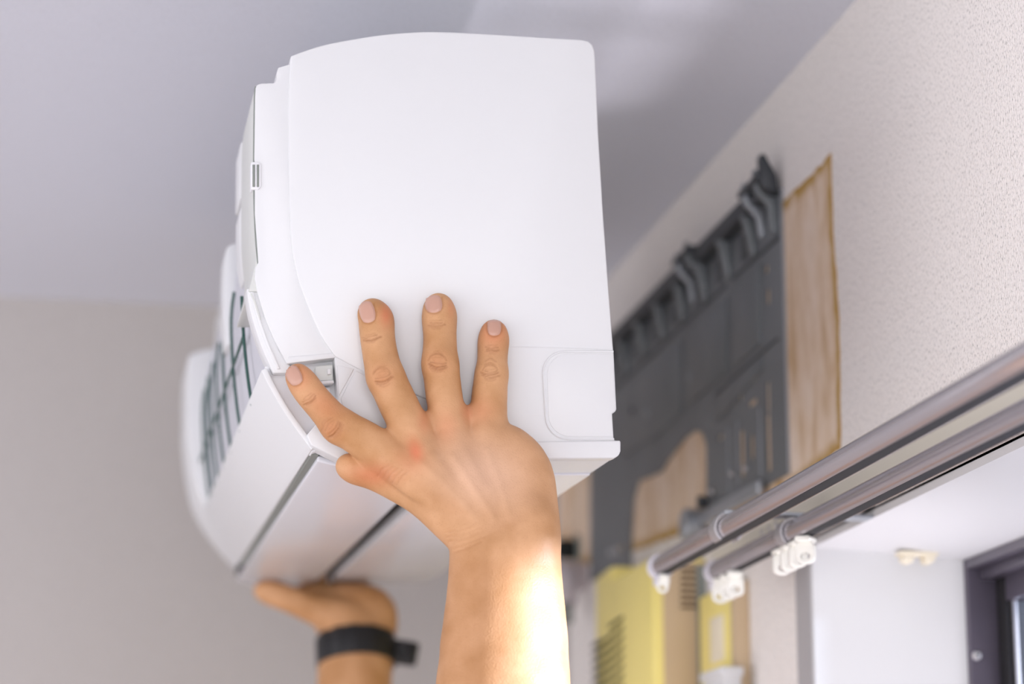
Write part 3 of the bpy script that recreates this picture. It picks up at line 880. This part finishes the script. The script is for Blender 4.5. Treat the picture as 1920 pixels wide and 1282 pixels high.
class Field:
    def __init__(self, lo, hi, h):
        self.lo = np.array(lo, np.float32); self.h = h
        self.n = np.ceil((np.array(hi) - self.lo) / h).astype(int) + 1
        self.f = np.full(self.n, 0.05, np.float32)
    def _box(self, lo, hi):
        i0 = np.clip(np.floor((np.array(lo) - self.lo) / self.h).astype(int), 0, self.n)
        i1 = np.clip(np.ceil((np.array(hi) - self.lo) / self.h).astype(int) + 1, 0, self.n)
        return i0, i1
    def cone(self, A, B, r0, r1, k, flat=None):
        A = np.array(A, np.float32); B = np.array(B, np.float32)
        pad = max(r0, r1) + k + 0.004
        i0, i1 = self._box(np.minimum(A, B) - pad, np.maximum(A, B) + pad)
        if np.any(i1 <= i0): return
        ax = [(self.lo[d] + self.h * np.arange(i0[d], i1[d])).astype(np.float32) for d in range(3)]
        X, Y, Z = ax[0][:, None, None] - A[0], ax[1][None, :, None] - A[1], ax[2][None, None, :] - A[2]
        v = B - A
        L2 = float(v @ v) + 1e-12
        t = np.clip((X * v[0] + Y * v[1] + Z * v[2]) / L2, 0, 1)
        d = np.sqrt((X - t * v[0]) ** 2 + (Y - t * v[1]) ** 2 + (Z - t * v[2]) ** 2) - (r0 + (r1 - r0) * t)
        s = tuple(slice(i0[q], i1[q]) for q in range(3))
        o = self.f[s]
        hh = np.clip(0.5 + 0.5 * (o - d) / k, 0, 1)
        self.f[s] = o * (1 - hh) + d * hh - k * hh * (1 - hh)
    def mesh(self):
        f = self.f; n = self.n
        ins = f < 0
        c = ins[:-1, :-1, :-1].astype(np.int8)
        tot = np.zeros(n - 1, np.int8)
        offs = [(i, j, k) for i in (0, 1) for j in (0, 1) for k in (0, 1)]
        sl = lambda o: tuple(slice(o[q], n[q] - 1 + o[q]) for q in range(3))
        for o in offs: tot += ins[sl(o)]
        act = np.argwhere((tot > 0) & (tot < 8))
        idx = np.full(n - 1, -1, np.int32)
        idx[tuple(act.T)] = np.arange(len(act))
        vals = np.stack([f[tuple((act + np.array(o)).T)] for o in offs], 1)
        acc = np.zeros((len(act), 3), np.float64); cnt = np.zeros(len(act))
        oi = {o: q for q, o in enumerate(offs)}
        for o in offs:
            for ax in range(3):
                if o[ax] == 0:
                    p = list(o); p[ax] = 1; p = tuple(p)
                    a, b = vals[:, oi[o]], vals[:, oi[p]]
                    m = (a < 0) != (b < 0)
                    t = np.where(m, a / np.where(m, a - b, 1), 0)
                    pos = np.tile(np.array(o, float), (len(act), 1)); pos[:, ax] += t
                    acc[m] += pos[m]; cnt[m] += 1
        V = self.lo + (act + acc / cnt[:, None]) * self.h
        Q = []
        for ax in range(3):
            a = [slice(1, n[q] - 1) for q in range(3)]; a[ax] = slice(0, n[ax] - 1)
            b = list(a); b[ax] = slice(1, n[ax])
            s0, s1 = ins[tuple(a)], ins[tuple(b)]
            e = np.argwhere(s0 != s1)
            off = np.array([1, 1, 1]); off[ax] = 0
            e = e + off
            flip = ins[tuple(e.T)]
            u, w = (ax + 1) % 3, (ax + 2) % 3
            def cell(du, dw):
                q = e.copy(); q[:, u] -= du; q[:, w] -= dw
                return idx[tuple(q.T)]
            q = np.stack([cell(1, 1), cell(0, 1), cell(0, 0), cell(1, 0)], 1)
            q[~flip] = q[~flip][:, ::-1]
            Q.append(q)
        return V, np.concatenate(Q)

def chain(fd, pts, k, kj=None):
    """pts: (px, py, c, r_px)"""
    if len(pts) > 2:
        pts = [tuple(p) for p in catmull(pts, 3)]
    for p, q in zip(pts[:-1], pts[1:]):
        fd.cone(HP(*p[:3]), HP(*q[:3]), p[3] * px_m(*p[:3]), q[3] * px_m(*q[:3]), k)

def vnormals(V, Q):
    n = np.cross(V[Q[:, 2]] - V[Q[:, 0]], V[Q[:, 3]] - V[Q[:, 1]])
    vn = np.zeros_like(V)
    for i in range(4): np.add.at(vn, Q[:, i], n)
    return vn / (np.linalg.norm(vn, axis=1)[:, None] + 1e-12)

# ---- near hand (right hand, back of the hand to the camera)
cs_ = np.array([HP(x, y, 0.0) for x in (505, 1120) for y in (520, 1560)]); lo, hi = cs_.min(0), cs_.max(0)
fd = Field((lo[0], lo[1], -0.022), (hi[0], hi[1], 0.088), 0.0008)
KF, KP = 0.0025, 0.0065
# metacarpals and wrist
chain(fd, [(752, 872, .0230, 34), (815, 915, .0285, 34), (893, 985, .0300, 38)], .010)
chain(fd, [(792, 850, .0255, 32), (850, 905, .0300, 35), (918, 990, .0300, 42)], .010)
chain(fd, [(851, 838, .0245, 32), (895, 905, .0290, 36), (945, 990, .0300, 44)], .010)
chain(fd, [(915, 820, .0215, 33), (950, 900, .0260, 38), (972, 985, .0290, 46)], .010)
chain(fd, [(950, 838, .0170, 36), (976, 890, .0190, 46), (985, 950, .0230, 44), (990, 1005, .0290, 42)], .012)
chain(fd, [(880, 880, .0180, 40), (930, 960, .0200, 50)], .012)
# forearm: radius and ulna sides
chain(fd, [(893, 985, .0300, 38), (903, 1030, .0320, 50), (898, 1130, .0360, 55), (893, 1282, .0440, 70), (885, 1600, .0520, 88)], .008)
chain(fd, [(982, 975, .0280, 42), (984, 1030, .0310, 49), (989, 1130, .0350, 57), (990, 1282, .0430, 70), (985, 1600, .0520, 88)], .012)
chain(fd, [(945, 1010, .0350, 50), (944, 1282, .0480, 72), (940, 1600, .0560, 92)], .014)
chain(fd, [(992, 985, .0400, 30), (994, 1010, .0400, 30)], .016)          # ulnar head
# thumb, tucked below the index finger
chain(fd, [(650, 873, .0045, 18), (668, 880, .0060, 20.5), (700, 892, .0080, 19), (740, 910, .0110, 22), (790, 935, .0170, 27), (850, 972, .0240, 40), (893, 1000, .0270, 44)], .006)
# index
chain(fd, [(558, 704, .0080, 22.5), (570, 721, .0095, 25.5), (583, 739, .0110, 26.0), (603, 762, .0130, 27.0), (634, 796, .0165, 31.0), (655, 808, .0175, 31.5), (690, 829, .0190, 35.0), (752, 868, .0220, 36)], KF)
# middle
fd_m = [(697, 585, .0080, 24.5), (706, 600, .0090, 28.0), (707, 624, .0108, 28.0), (712, 660, .0140, 29.0), (722, 704, .0175, 31.5), (734, 730, .0180, 31.0), (752, 768, .0195, 33.5), (792, 848, .0240, 36)]
chain(fd, fd_m, KP * 0.6)
# ring
chain(fd, [(822, 575, .0080, 25.0), (824, 592, .0090, 27.2), (824, 606, .0104, 27.0), (825, 640, .0130, 27.2), (825, 680, .0165, 30.2), (829, 710, .0170, 29.3), (834, 750, .0185, 31.0), (851, 835, .0230, 35)], KP * 0.6)
# little finger
chain(fd, [(926, 621, .0070, 21.0), (925.5, 637, .0078, 24.0), (924, 656, .0088, 24.0), (922, 698, .0130, 26.2), (919, 725, .0140, 27.5), (917, 755, .0155, 30.0), (915, 818, .0200, 35)], KP * 0.6)
# webs between the fingers
for p, q, r in (((790, 800, .018), (835, 800, .018), 22), ((852, 785, .017), (905, 785, .016), 22), ((726, 835, .018), (775, 815, .019), 22), ((700, 868, .014), (760, 895, .018), 22)):
    fd.cone(HP(*p), HP(*q), r * px_m(*p), r * px_m(*q), 0.006)
# fleshy pads of knuckles
for p, r in (((634, 798, .0185), 28), ((722, 706, .0195), 28.5), ((825, 682, .0185), 27), ((922, 700, .0145), 23.5), ((752, 870, .026), 32), ((792, 851, .0285), 29), ((851, 839, .0265), 28), ((914, 822, .023), 28)):
    fd.cone(HP(*p), HP(p[0] + 1, p[1], p[2]), r * px_m(*p), r * px_m(*p), 0.006)
V, Q = fd.mesh()
del fd
VN = vnormals(V, Q)
S0 = px_m(820, 800, 0.02)

def proj_uv(V):
    """camera-frame pixel of each vertex of the body (to place folds and flush on the skin)"""
    Pw = U_O + V[:, :1] * U_D + V[:, 1:2] * U_H - V[:, 2:3] * U_L - CAM
    z = Pw @ C_F
    return np.stack([960 + F_PX * (Pw @ C_R) / z, 641 - F_PX * (Pw @ C_U) / z], 1)
uv = proj_uv(V)
dors = np.clip(VN[:, 2] * 2.2 + 0.25, 0, 1)

def seg_dist(uv, pl):
    best = np.full(len(uv), 1e9)
    for a, b in zip(pl[:-1], pl[1:]):
        a = np.array(a, float); b = np.array(b, float); v = b - a
        t = np.clip(((uv - a) @ v) / (v @ v + 1e-9), 0, 1)
        best = np.minimum(best, np.linalg.norm(uv - a - t[:, None] * v, axis=1))
    return best

disp = np.zeros(len(V)); dark = np.zeros(len(V)); red = np.zeros(len(V)); pale = np.zeros(len(V))
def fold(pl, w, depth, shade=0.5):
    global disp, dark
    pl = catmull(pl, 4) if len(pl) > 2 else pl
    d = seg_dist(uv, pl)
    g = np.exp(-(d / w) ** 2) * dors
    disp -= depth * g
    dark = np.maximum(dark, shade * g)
def ridge(pl, w, height):
    global disp
    d = seg_dist(uv, catmull(pl, 4) if len(pl) > 2 else pl)
    disp += height * np.exp(-(d / w) ** 2) * dors
def flush(x, y, rx, ry, s, ang=0, arr='red'):
    c, sn = math.cos(R(ang)), math.sin(R(ang))
    dx, dy = uv[:, 0] - x, uv[:, 1] - y
    u, v = (dx * c + dy * sn) / rx, (-dx * sn + dy * c) / ry
    g = s * np.exp(-(u * u + v * v)) * np.clip(VN[:, 2] * 3 + 0.6, 0, 1)
    if arr == 'red': red[:] = np.maximum(red, g)
    elif arr == 'pale': pale[:] = np.maximum(pale, g)
    else: dark[:] = np.maximum(dark, g)
MM = 0.001
# middle joint folds: nested arcs across each knuckle (centre, across-dir, half width)
def knuckle(x, y, ang, hw, rows, depth=0.55):
    c, sn = math.cos(R(ang)), math.sin(R(ang))
    for (off, bow, wd, k) in jit(rows):
        pts = []
        sh = rng_k.uniform(-.15, .15)
        for u in (-1, -0.5, 0, 0.5, 1):
            X, Y = (u + sh) * hw * wd, off + bow * (1 - u * u) + rng_k.uniform(-.8, .8)
            pts.append((x + X * c - Y * sn, y + X * sn + Y * c))
        fold(pts, 1.7, depth * 1.4 * k * MM, 0.75 * k)
rng_k = np.random.RandomState(11)
def jit(rows):
    return [(o + rng_k.uniform(-1, 1), bw * rng_k.uniform(.7, 1.3), wd * rng_k.uniform(.8, 1.15), k * rng_k.uniform(.7, 1.15)) for o, bw, wd, k in rows]
rows_p = [(-14, -5, .5, .35), (-9.5, -4, .62, .5), (-5, -2, .5, .35), (-1, 1, .42, .3), (3.5, 3, .75, .75), (7, 4, .85, 1.0), (10.5, 4, .8, .8), (14, 4, .65, .6), (18, 3, .5, .35)]
knuckle(716, 703, -17, 21, rows_p)
knuckle(820, 676, 4, 22, rows_p)
knuckle(919, 692, 2, 19, rows_p)
knuckle(622, 800, -52, 24, rows_p, 0.65)
rows_d = [(-6, 0, .5, .35), (-2, 1, .7, .6), (2.5, 2, .85, .95), (6, 1.5, .6, .55), (9.5, 1, .45, .3)]
knuckle(695, 632, -14, 19, rows_d)
knuckle(818, 606, -2, 19, rows_d)
knuckle(923, 653, 2, 15, rows_d, 0.4)
knuckle(580, 748, -38, 19, rows_d)
# rings around the knuckle pads
for (x, y, rr, an) in ((716, 705, 17, -17), (820, 680, 18, 4), (919, 698, 15, 2)):
    pts = [(x + rr * math.cos(R(a)), y + rr * 1.05 * math.sin(R(a))) for a in range(195, 346, 25)]
    fold(pts, 1.8, 0.35 * MM, 0.4)
# wrist folds radiating from the thumb side
for k, (ln, dp) in enumerate(((0.75, 1.0), (1.0, .8), (0.55, .7), (0.8, .5), (0.45, .4))):
    y0 = 1031 - k * 8.5
    fold([(850 - k * 4, y0 + 2), (862 - k * 2, y0 - 2), (874 + 6 * ln, y0 - 8), (882 + 26 * ln, y0 - 18)], 3.0 - 0.25 * k, 0.55 * MM * dp, 0.24 * dp)
fold([(860, 1026), (905, 1005), (945, 985), (975, 968)], 16, 1.6 * MM, 0.10)
# extensor tendons, soft hollows between the metacarpals, a vein
ridge([(790, 868), (830, 905), (885, 965)], 9, 0.9 * MM)
ridge([(850, 858), (885, 910), (925, 970)], 9, 1.0 * MM)
ridge([(912, 845), (935, 900), (955, 965)], 9, 0.7 * MM)
fold([(822, 838), (862, 900)], 13, 1.4 * MM, 0.0)
fold([(882, 832), (915, 895)], 13, 1.4 * MM, 0.0)
fold([(765, 905), (800, 935), (850, 965)], 15, 1.5 * MM, 0.0)
fold([(770, 815), (778, 850)], 10, 0.8 * MM, 0.0)
for k in range(5):
    fold([(708 + 9 * k, 893 + 4 * k), (716 + 9 * k, 880 + 4 * k), (728 + 9 * k, 872 + 3 * k)], 2.2, 0.28 * MM, 0.14)
# soft trough round each nail
for (x, y, an, w, l) in ((551, 704, 117, 28, 37), (688.5, 585, 104, 29, 40), (813, 570, 98, 32, 32), (926.5, 614.5, 90, 26, 29)):
    t = (math.cos(R(an)), -math.sin(R(an))); s_ = (t[1], -t[0])
    pts = []
    for q in range(-5, 186, 19):
        u_, v_ = math.cos(R(q)) * (w / 2 + 1.5), -math.sin(R(q)) * (l / 2 + 1.5)
        if q < 0 or q > 180: v_ = l * 0.3
        pts.append((x + s_[0] * u_ + t[0] * v_, y + s_[1] * u_ + t[1] * v_))
    fold(pts, 2.0, 0.45 * MM, 0.55)
# flush of the skin
flush(779, 846, 15, 24, 1.0, -15); flush(770, 862, 30, 30, .35)
flush(724, 590, 12, 22, .8); flush(560, 705, 26, 26, .45); flush(846, 575, 8, 22, .35); flush(926, 620, 26, 30, .65)
flush(610, 760, 40, 26, .35, 40); flush(838, 800, 22, 30, .32); flush(900, 770, 30, 24, .30); flush(700, 890, 46, 22, .65)
flush(878, 772, 14, 20, .45); flush(795, 790, 12, 26, .40); flush(716, 705, 22, 22, .22); flush(820, 678, 22, 22, .2); flush(620, 802, 24, 24, .3)
flush(835, 860, 26, 40, .45, -35, 'pale'); flush(895, 880, 34, 46, .35, -25, 'pale'); flush(905, 885, 95, 70, .8, 20, 'pale')  # paler skin, bright light on the hand's back partly put into its colour
dark = np.maximum(dark, 0.26 * np.clip((uv[:, 1] - 990) / 70, 0, 1))     # skin darker down the forearm
# pores and fine grain live in the material
V = V + VN * disp[:, None]

# ---- far hand (left hand, palm up under the far end)
lo = np.minimum(HP(440, 1560, -0.83), HP(830, 1000, -0.83)); hi = np.maximum(HP(440, 1560, -0.83), HP(830, 1000, -0.83))
f2 = Field((lo[0], lo[1], -0.995), (hi[0], hi[1], -0.73), 0.0016)
chain(f2, [(490, 1106, -0.8350, 12), (512, 1112, -0.8330, 15.5), (545, 1124, -0.8300, 17), (585, 1140, -0.8300, 21), (640, 1158, -0.8350, 34), (668, 1185, -0.8450, 42)], .010)
chain(f2, [(590, 1126, -0.8700, 24), (630, 1150, -0.8650, 36), (668, 1190, -0.8600, 46)], .014)
chain(f2, [(640, 1136, -0.8550, 26), (690, 1150, -0.8550, 34), (700, 1180, -0.8550, 36)], .014)
chain(f2, [(555, 1122, -0.8500, 19), (600, 1128, -0.8500, 25), (650, 1134, -0.8500, 30), (694, 1140, -0.8500, 30), (700, 1168, -0.8530, 32)], .012)
chain(f2, [(668, 1185, -0.8500, 46), (668, 1220, -0.8450, 52), (664, 1290, -0.8350, 60), (655, 1600, -0.8050, 82)], .016)
# fingers fold up over the far end, out of sight of the camera
for k, (x0, x1) in enumerate(((585, 560), (615, 598), (645, 640), (672, 680))):
    chain(f2, [(x0 + 10, 1142, -0.8870, 18), (x0, 1112, -0.9250, 16), (x1, 1050, -0.9310, 16.5), (x1 + 2, 1010, -0.9270, 14)], .006)
V2, Q2 = f2.mesh()
del f2

Vall = np.concatenate([V, V2]); Qall = np.concatenate([Q, Q2 + len(V)])
PW = U_O + Vall[:, :1] * U_D + Vall[:, 1:2] * U_H - Vall[:, 2:3] * U_L
base = np.array([-0.45, 1.9, 1.55])
# upper arms and shoulder line join the two forearms below the frame
def end_mean(Vp, Qp):
    e = np.sort(np.concatenate([Qp[:, [i, (i + 1) % 4]] for i in range(4)]), 1)
    u_, cnt_ = np.unique(e, axis=0, return_counts=True)
    ring = np.unique(u_[cnt_ == 1])
    ring = ring[Vp[ring, 1] < Vp[:, 1].min() + 0.01]
    return ring
me = bpy.data.meshes.new('person')
me.vertices.add(len(PW)); me.vertices.foreach_set('co', (PW - base).astype(np.float32).ravel())
me.loops.add(Qall.size); me.loops.foreach_set('vertex_index', Qall.astype(np.int32).ravel())
me.polygons.add(len(Qall)); me.polygons.foreach_set('loop_start', np.arange(0, Qall.size, 4, dtype=np.int32))
me.update(calc_edges=True); me.validate()
me.polygons.foreach_set('use_smooth', np.ones(len(me.polygons), bool))
rgA = end_mean(V, Q); rgB = end_mean(V2, Q2) + len(V)
cA, cB = PW[rgA].mean(0), PW[rgB].mean(0)
dA = -U_H
path = [cA + dA * 0.03, cA + dA * 0.10 + np.array([-0.02, 0, 0]), np.array([-0.62, 1.66, 1.36]), np.array([-0.76, 1.76, 1.33]), np.array([-0.82, 1.92, 1.31]),
        np.array([-0.76, 2.10, 1.33]), np.array([-0.62, 2.22, 1.36]), cB + dA * 0.08 + np.array([-0.02, 0, 0]), cB + dA * 0.02]
path = [tuple(np.array(p) - base) for p in catmull(path, 4)]
npth = len(path)
rads = [0.040 + 0.030 * math.sin(math.pi * i / (npth - 1)) for i in range(npth)]
bm = bmesh.new(); bm.from_mesh(me)
bm.verts.ensure_lookup_table()
setA, setB = set(rgA.tolist()), set(rgB.tolist())
eA = [e for e in bm.edges if e.is_boundary and e.verts[0].index in setA and e.verts[1].index in setA]
eB = [e for e in bm.edges if e.is_boundary and e.verts[0].index in setB and e.verts[1].index in setB]
n0 = len(bm.verts)
bm_tube(path, rads, 40, bm, cap=False)
bm.verts.ensure_lookup_table(); bm.verts.index_update()
first = set(bm.verts[n0:n0 + 40]); last = set(bm.verts[len(bm.verts) - 40:])
tA = [e for v in first for e in v.link_edges if e.verts[0] in first and e.verts[1] in first]
tB = [e for v in last for e in v.link_edges if e.verts[0] in last and e.verts[1] in last]
for x_, y_ in ((eA, tA), (eB, tB)):
    bmesh.ops.bridge_loops(bm, edges=list(set(x_)) + list(set(y_)))
bm.verts.ensure_lookup_table()
for _ in range(6):
    bmesh.ops.smooth_vert(bm, verts=bm.verts[n0:], factor=0.5, use_axis_x=True, use_axis_y=True, use_axis_z=True)
bmesh.ops.recalc_face_normals(bm, faces=bm.faces)
for f in bm.faces: f.smooth = True
bm.to_mesh(me); bm.free()
def vattr(name, arr):
    a = me.attributes.new(name, 'FLOAT', 'POINT')
    a.data.foreach_set('value', np.concatenate([arr, np.zeros(len(me.vertices) - len(arr))]).astype(np.float32))
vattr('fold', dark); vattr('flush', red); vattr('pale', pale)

def skin_mat():
    m, nt, b = new_mat('skin')
    L = nt.links.new
    tc = N(nt, 'ShaderNodeTexCoord')
    n1 = N(nt, 'ShaderNodeTexNoise', Scale=38.0, Detail=4.0)
    L(tc.outputs['Object'], n1.inputs['Vector'])
    rp = N(nt, 'ShaderNodeValToRGB'); e = rp.color_ramp.elements
    e[0].position = 0.35; e[0].color = (0.47, 0.235, 0.095, 1)
    e[1].position = 0.65; e[1].color = (0.60, 0.325, 0.16, 1)
    L(n1.outputs[0], rp.inputs[0])
    def mix(prev, attr, col, gain=1.0):
        a = N(nt, 'ShaderNodeAttribute', attribute_name=attr)
        g = N(nt, 'ShaderNodeMath', operation='MULTIPLY', use_clamp=True); g.inputs[1].default_value = gain
        L(a.outputs['Fac'], g.inputs[0])
        x = N(nt, 'ShaderNodeMix', data_type='RGBA'); x.inputs['B'].default_value = (*col, 1)
        L(g.outputs[0], x.inputs['Factor']); L(prev, x.inputs['A'])
        return x.outputs['Result']
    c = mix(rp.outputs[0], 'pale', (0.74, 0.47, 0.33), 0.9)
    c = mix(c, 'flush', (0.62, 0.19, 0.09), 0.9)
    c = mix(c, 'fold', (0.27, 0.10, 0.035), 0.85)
    # pores
    vo = N(nt, 'ShaderNodeTexVoronoi', Scale=620.0); L(tc.outputs['Object'], vo.inputs['Vector'])
    vr = N(nt, 'ShaderNodeValToRGB'); vr.color_ramp.elements[0].position = 0.08; vr.color_ramp.elements[1].position = 0.22
    vr.color_ramp.elements[0].color = (0.80, 0.76, 0.72, 1); vr.color_ramp.elements[1].color = (1, 1, 1, 1)
    L(vo.outputs['Distance'], vr.inputs[0])
    mu = N(nt, 'ShaderNodeMix', data_type='RGBA', blend_type='MULTIPLY'); mu.inputs['Factor'].default_value = 0.7
    L(c, mu.inputs['A']); L(vr.outputs[0], mu.inputs['B'])
    L(mu.outputs['Result'], b.inputs['Base Color'])
    b.inputs['Roughness'].default_value = 0.5
    b.inputs['Specular IOR Level'].default_value = 0.35
    b.inputs['Subsurface Weight'].default_value = 0.0
    b.inputs['Subsurface Radius'].default_value = (1.0, 0.35, 0.2)
    b.inputs['Subsurface Scale'].default_value = 0.003
    n2 = N(nt, 'ShaderNodeTexNoise', Scale=900.0, Detail=3.0); L(tc.outputs['Object'], n2.inputs['Vector'])
    v2 = N(nt, 'ShaderNodeTexVoronoi', Scale=760.0); L(tc.outputs['Object'], v2.inputs['Vector'])
    ad = N(nt, 'ShaderNodeMath', operation='ADD'); L(n2.outputs[0], ad.inputs[0]); L(v2.outputs['Distance'], ad.inputs[1])
    bp = N(nt, 'ShaderNodeBump', Strength=0.5, Distance=0.0002)
    L(ad.outputs[0], bp.inputs['Height']); L(bp.outputs[0], b.inputs['Normal'])
    return m
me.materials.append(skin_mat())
person = bpy.data.objects.new('person', me)
person.location = base
COL.objects.link(person)
tag(person, 'two bare forearms and hands of a person lifting the white unit', 'person')

# fingernails laid on the finished skin
bvh = BVHTree.FromPolygons([tuple(p) for p in PW[:len(V)]], [tuple(q) for q in Q], all_triangles=False)
def nail(x, y, ang, w, l):
    """centre pixel, direction of the fingertip (deg, 90 = up), width and length in pixels"""
    t = np.array([math.cos(R(ang)), -math.sin(R(ang))]); s = np.array([t[1], -t[0]])
    NU, NV = 11, 11
    bm = bmesh.new()
    grid, back = [], []
    for i in range(NU):
        u = -1 + 2 * i / (NU - 1)
        row, rb = [], []
        for j in range(NV):
            v = -1 + 2 * j / (NV - 1)
            # square to superellipse
            uu = u * math.sqrt(max(0, 1 - 0.42 * v * v)); vv = v * math.sqrt(max(0, 1 - 0.30 * u * u))
            q = np.array([x, y]) + s * (uu * w / 2) + t * (vv * l / 2)
            d = ray(*q); d = d / np.linalg.norm(d)
            hit = bvh.ray_cast(Vector(CAM), Vector(d))
            if hit[0] is None:
                row.append(None); rb.append(None); continue
            edge = max(abs(u), abs(v))
            lift = 0.00055 - 0.00050 * max(0, (edge - 0.7) / 0.3) ** 2
            if v > 0.6: lift += 0.0002
            p = hit[0] + hit[1] * lift - Vector(base)
            row.append(bm.verts.new(p)); rb.append(None)
        grid.append(row)
    for i in range(NU - 1):
        for j in range(NV - 1):
            q = (grid[i][j], grid[i + 1][j], grid[i + 1][j + 1], grid[i][j + 1])
            if all(v is not None for v in q): bm.faces.new(q)
    r = bmesh.ops.extrude_face_region(bm, geom=list(bm.faces))
    bmesh.ops.translate(bm, verts=[g for g in r['geom'] if isinstance(g, bmesh.types.BMVert)], vec=tuple(U_L * 0.0006))
    return obj('fingernail', bm, M['nail'], person)
nail(551, 704, 117, 28, 37)
nail(688.5, 585, 104, 29, 40)
nail(813, 570, 98, 32, 32)
nail(926.5, 614.5, 90, 26, 29)

# ================================================================== wrist watch on the far arm
wc = HP(667, 1223, -0.8465)
ax_p = HP(664, 1290, -0.8350) - HP(668, 1220, -0.8450); ax_p /= np.linalg.norm(ax_p)
def L2W(p): return U_O + U_D * p[0] + U_H * p[1] - U_L * p[2]
Wc = L2W(wc); Wax = U_D * ax_p[0] + U_H * ax_p[1] - U_L * ax_p[2]
zax = Vector(-Wax).normalized()
zax = (zax + Vector(C_R) * -0.10).normalized()
xax = (Vector(C_R) - zax * Vector(C_R).dot(zax)).normalized()
yax = zax.cross(xax)
mw = Matrix((( xax.x, yax.x, zax.x, Wc[0]), (xax.y, yax.y, zax.y, Wc[1]), (xax.z, yax.z, zax.z, Wc[2]), (0, 0, 0, 1)))
watch = empty('wrist_watch', matrix=mw)
tag(watch, 'black wrist watch with a wide dark strap on the far arm', 'watch')
def band(name, a0, a1, ra, rb, th, z0, z1, mat, n=40, par=watch, bev=0.0008):
    bm = bmesh.new()
    full = abs(a1 - a0) >= 360
    rings = []
    m = n if full else n + 1
    for k in range(m):
        a = R(a0 + (a1 - a0) * k / n)
        c, s = math.cos(a), math.sin(a)
        rings.append([bm.verts.new(((ra + e) * c, (rb + e) * s, z)) for e, z in ((0, z0), (th, z0), (th, z1), (0, z1))])
    for k in range(m if full else m - 1):
        A, B = rings[k], rings[(k + 1) % m]
        for q in range(4):
            bm.faces.new((A[q], A[(q + 1) % 4], B[(q + 1) % 4], B[q]))
    if not full:
        bm.faces.new(rings[0]); bm.faces.new(rings[-1][::-1])
    return obj(name, bm, M[mat], par, bevel=bev)
SW = px_m(668, 1218, -0.8450)
RA, RB = 68 * SW, 74 * SW
band('strap', 0, 360, RA, RB, 0.0035, -0.0145, 0.0145, 'black_strap')
for a in (215, 240, 265, 290):
    band('strap_rib', a, a + 14, RA + 0.003, RB + 0.003, 0.0015, -0.0145, 0.0145, 'black_strap', 6)
bm = bm_prism(round_rect(0, 0, 0.030, 0.016, 0.006), -0.0125, 0.0095, 'z')
cs = obj('watch_case', bm, M['black_strap'], watch, bevel=0.002)
cs.location = (RA + 0.011, 0.0, -0.002); cs.rotation_euler = (0, R(14), 0)
bm = bm_tube([(0.0, -0.008, 0.0), (0.0, -0.012, 0.0)], 0.003, 12)
obj('crown', bm, M['mount_dark'], cs)
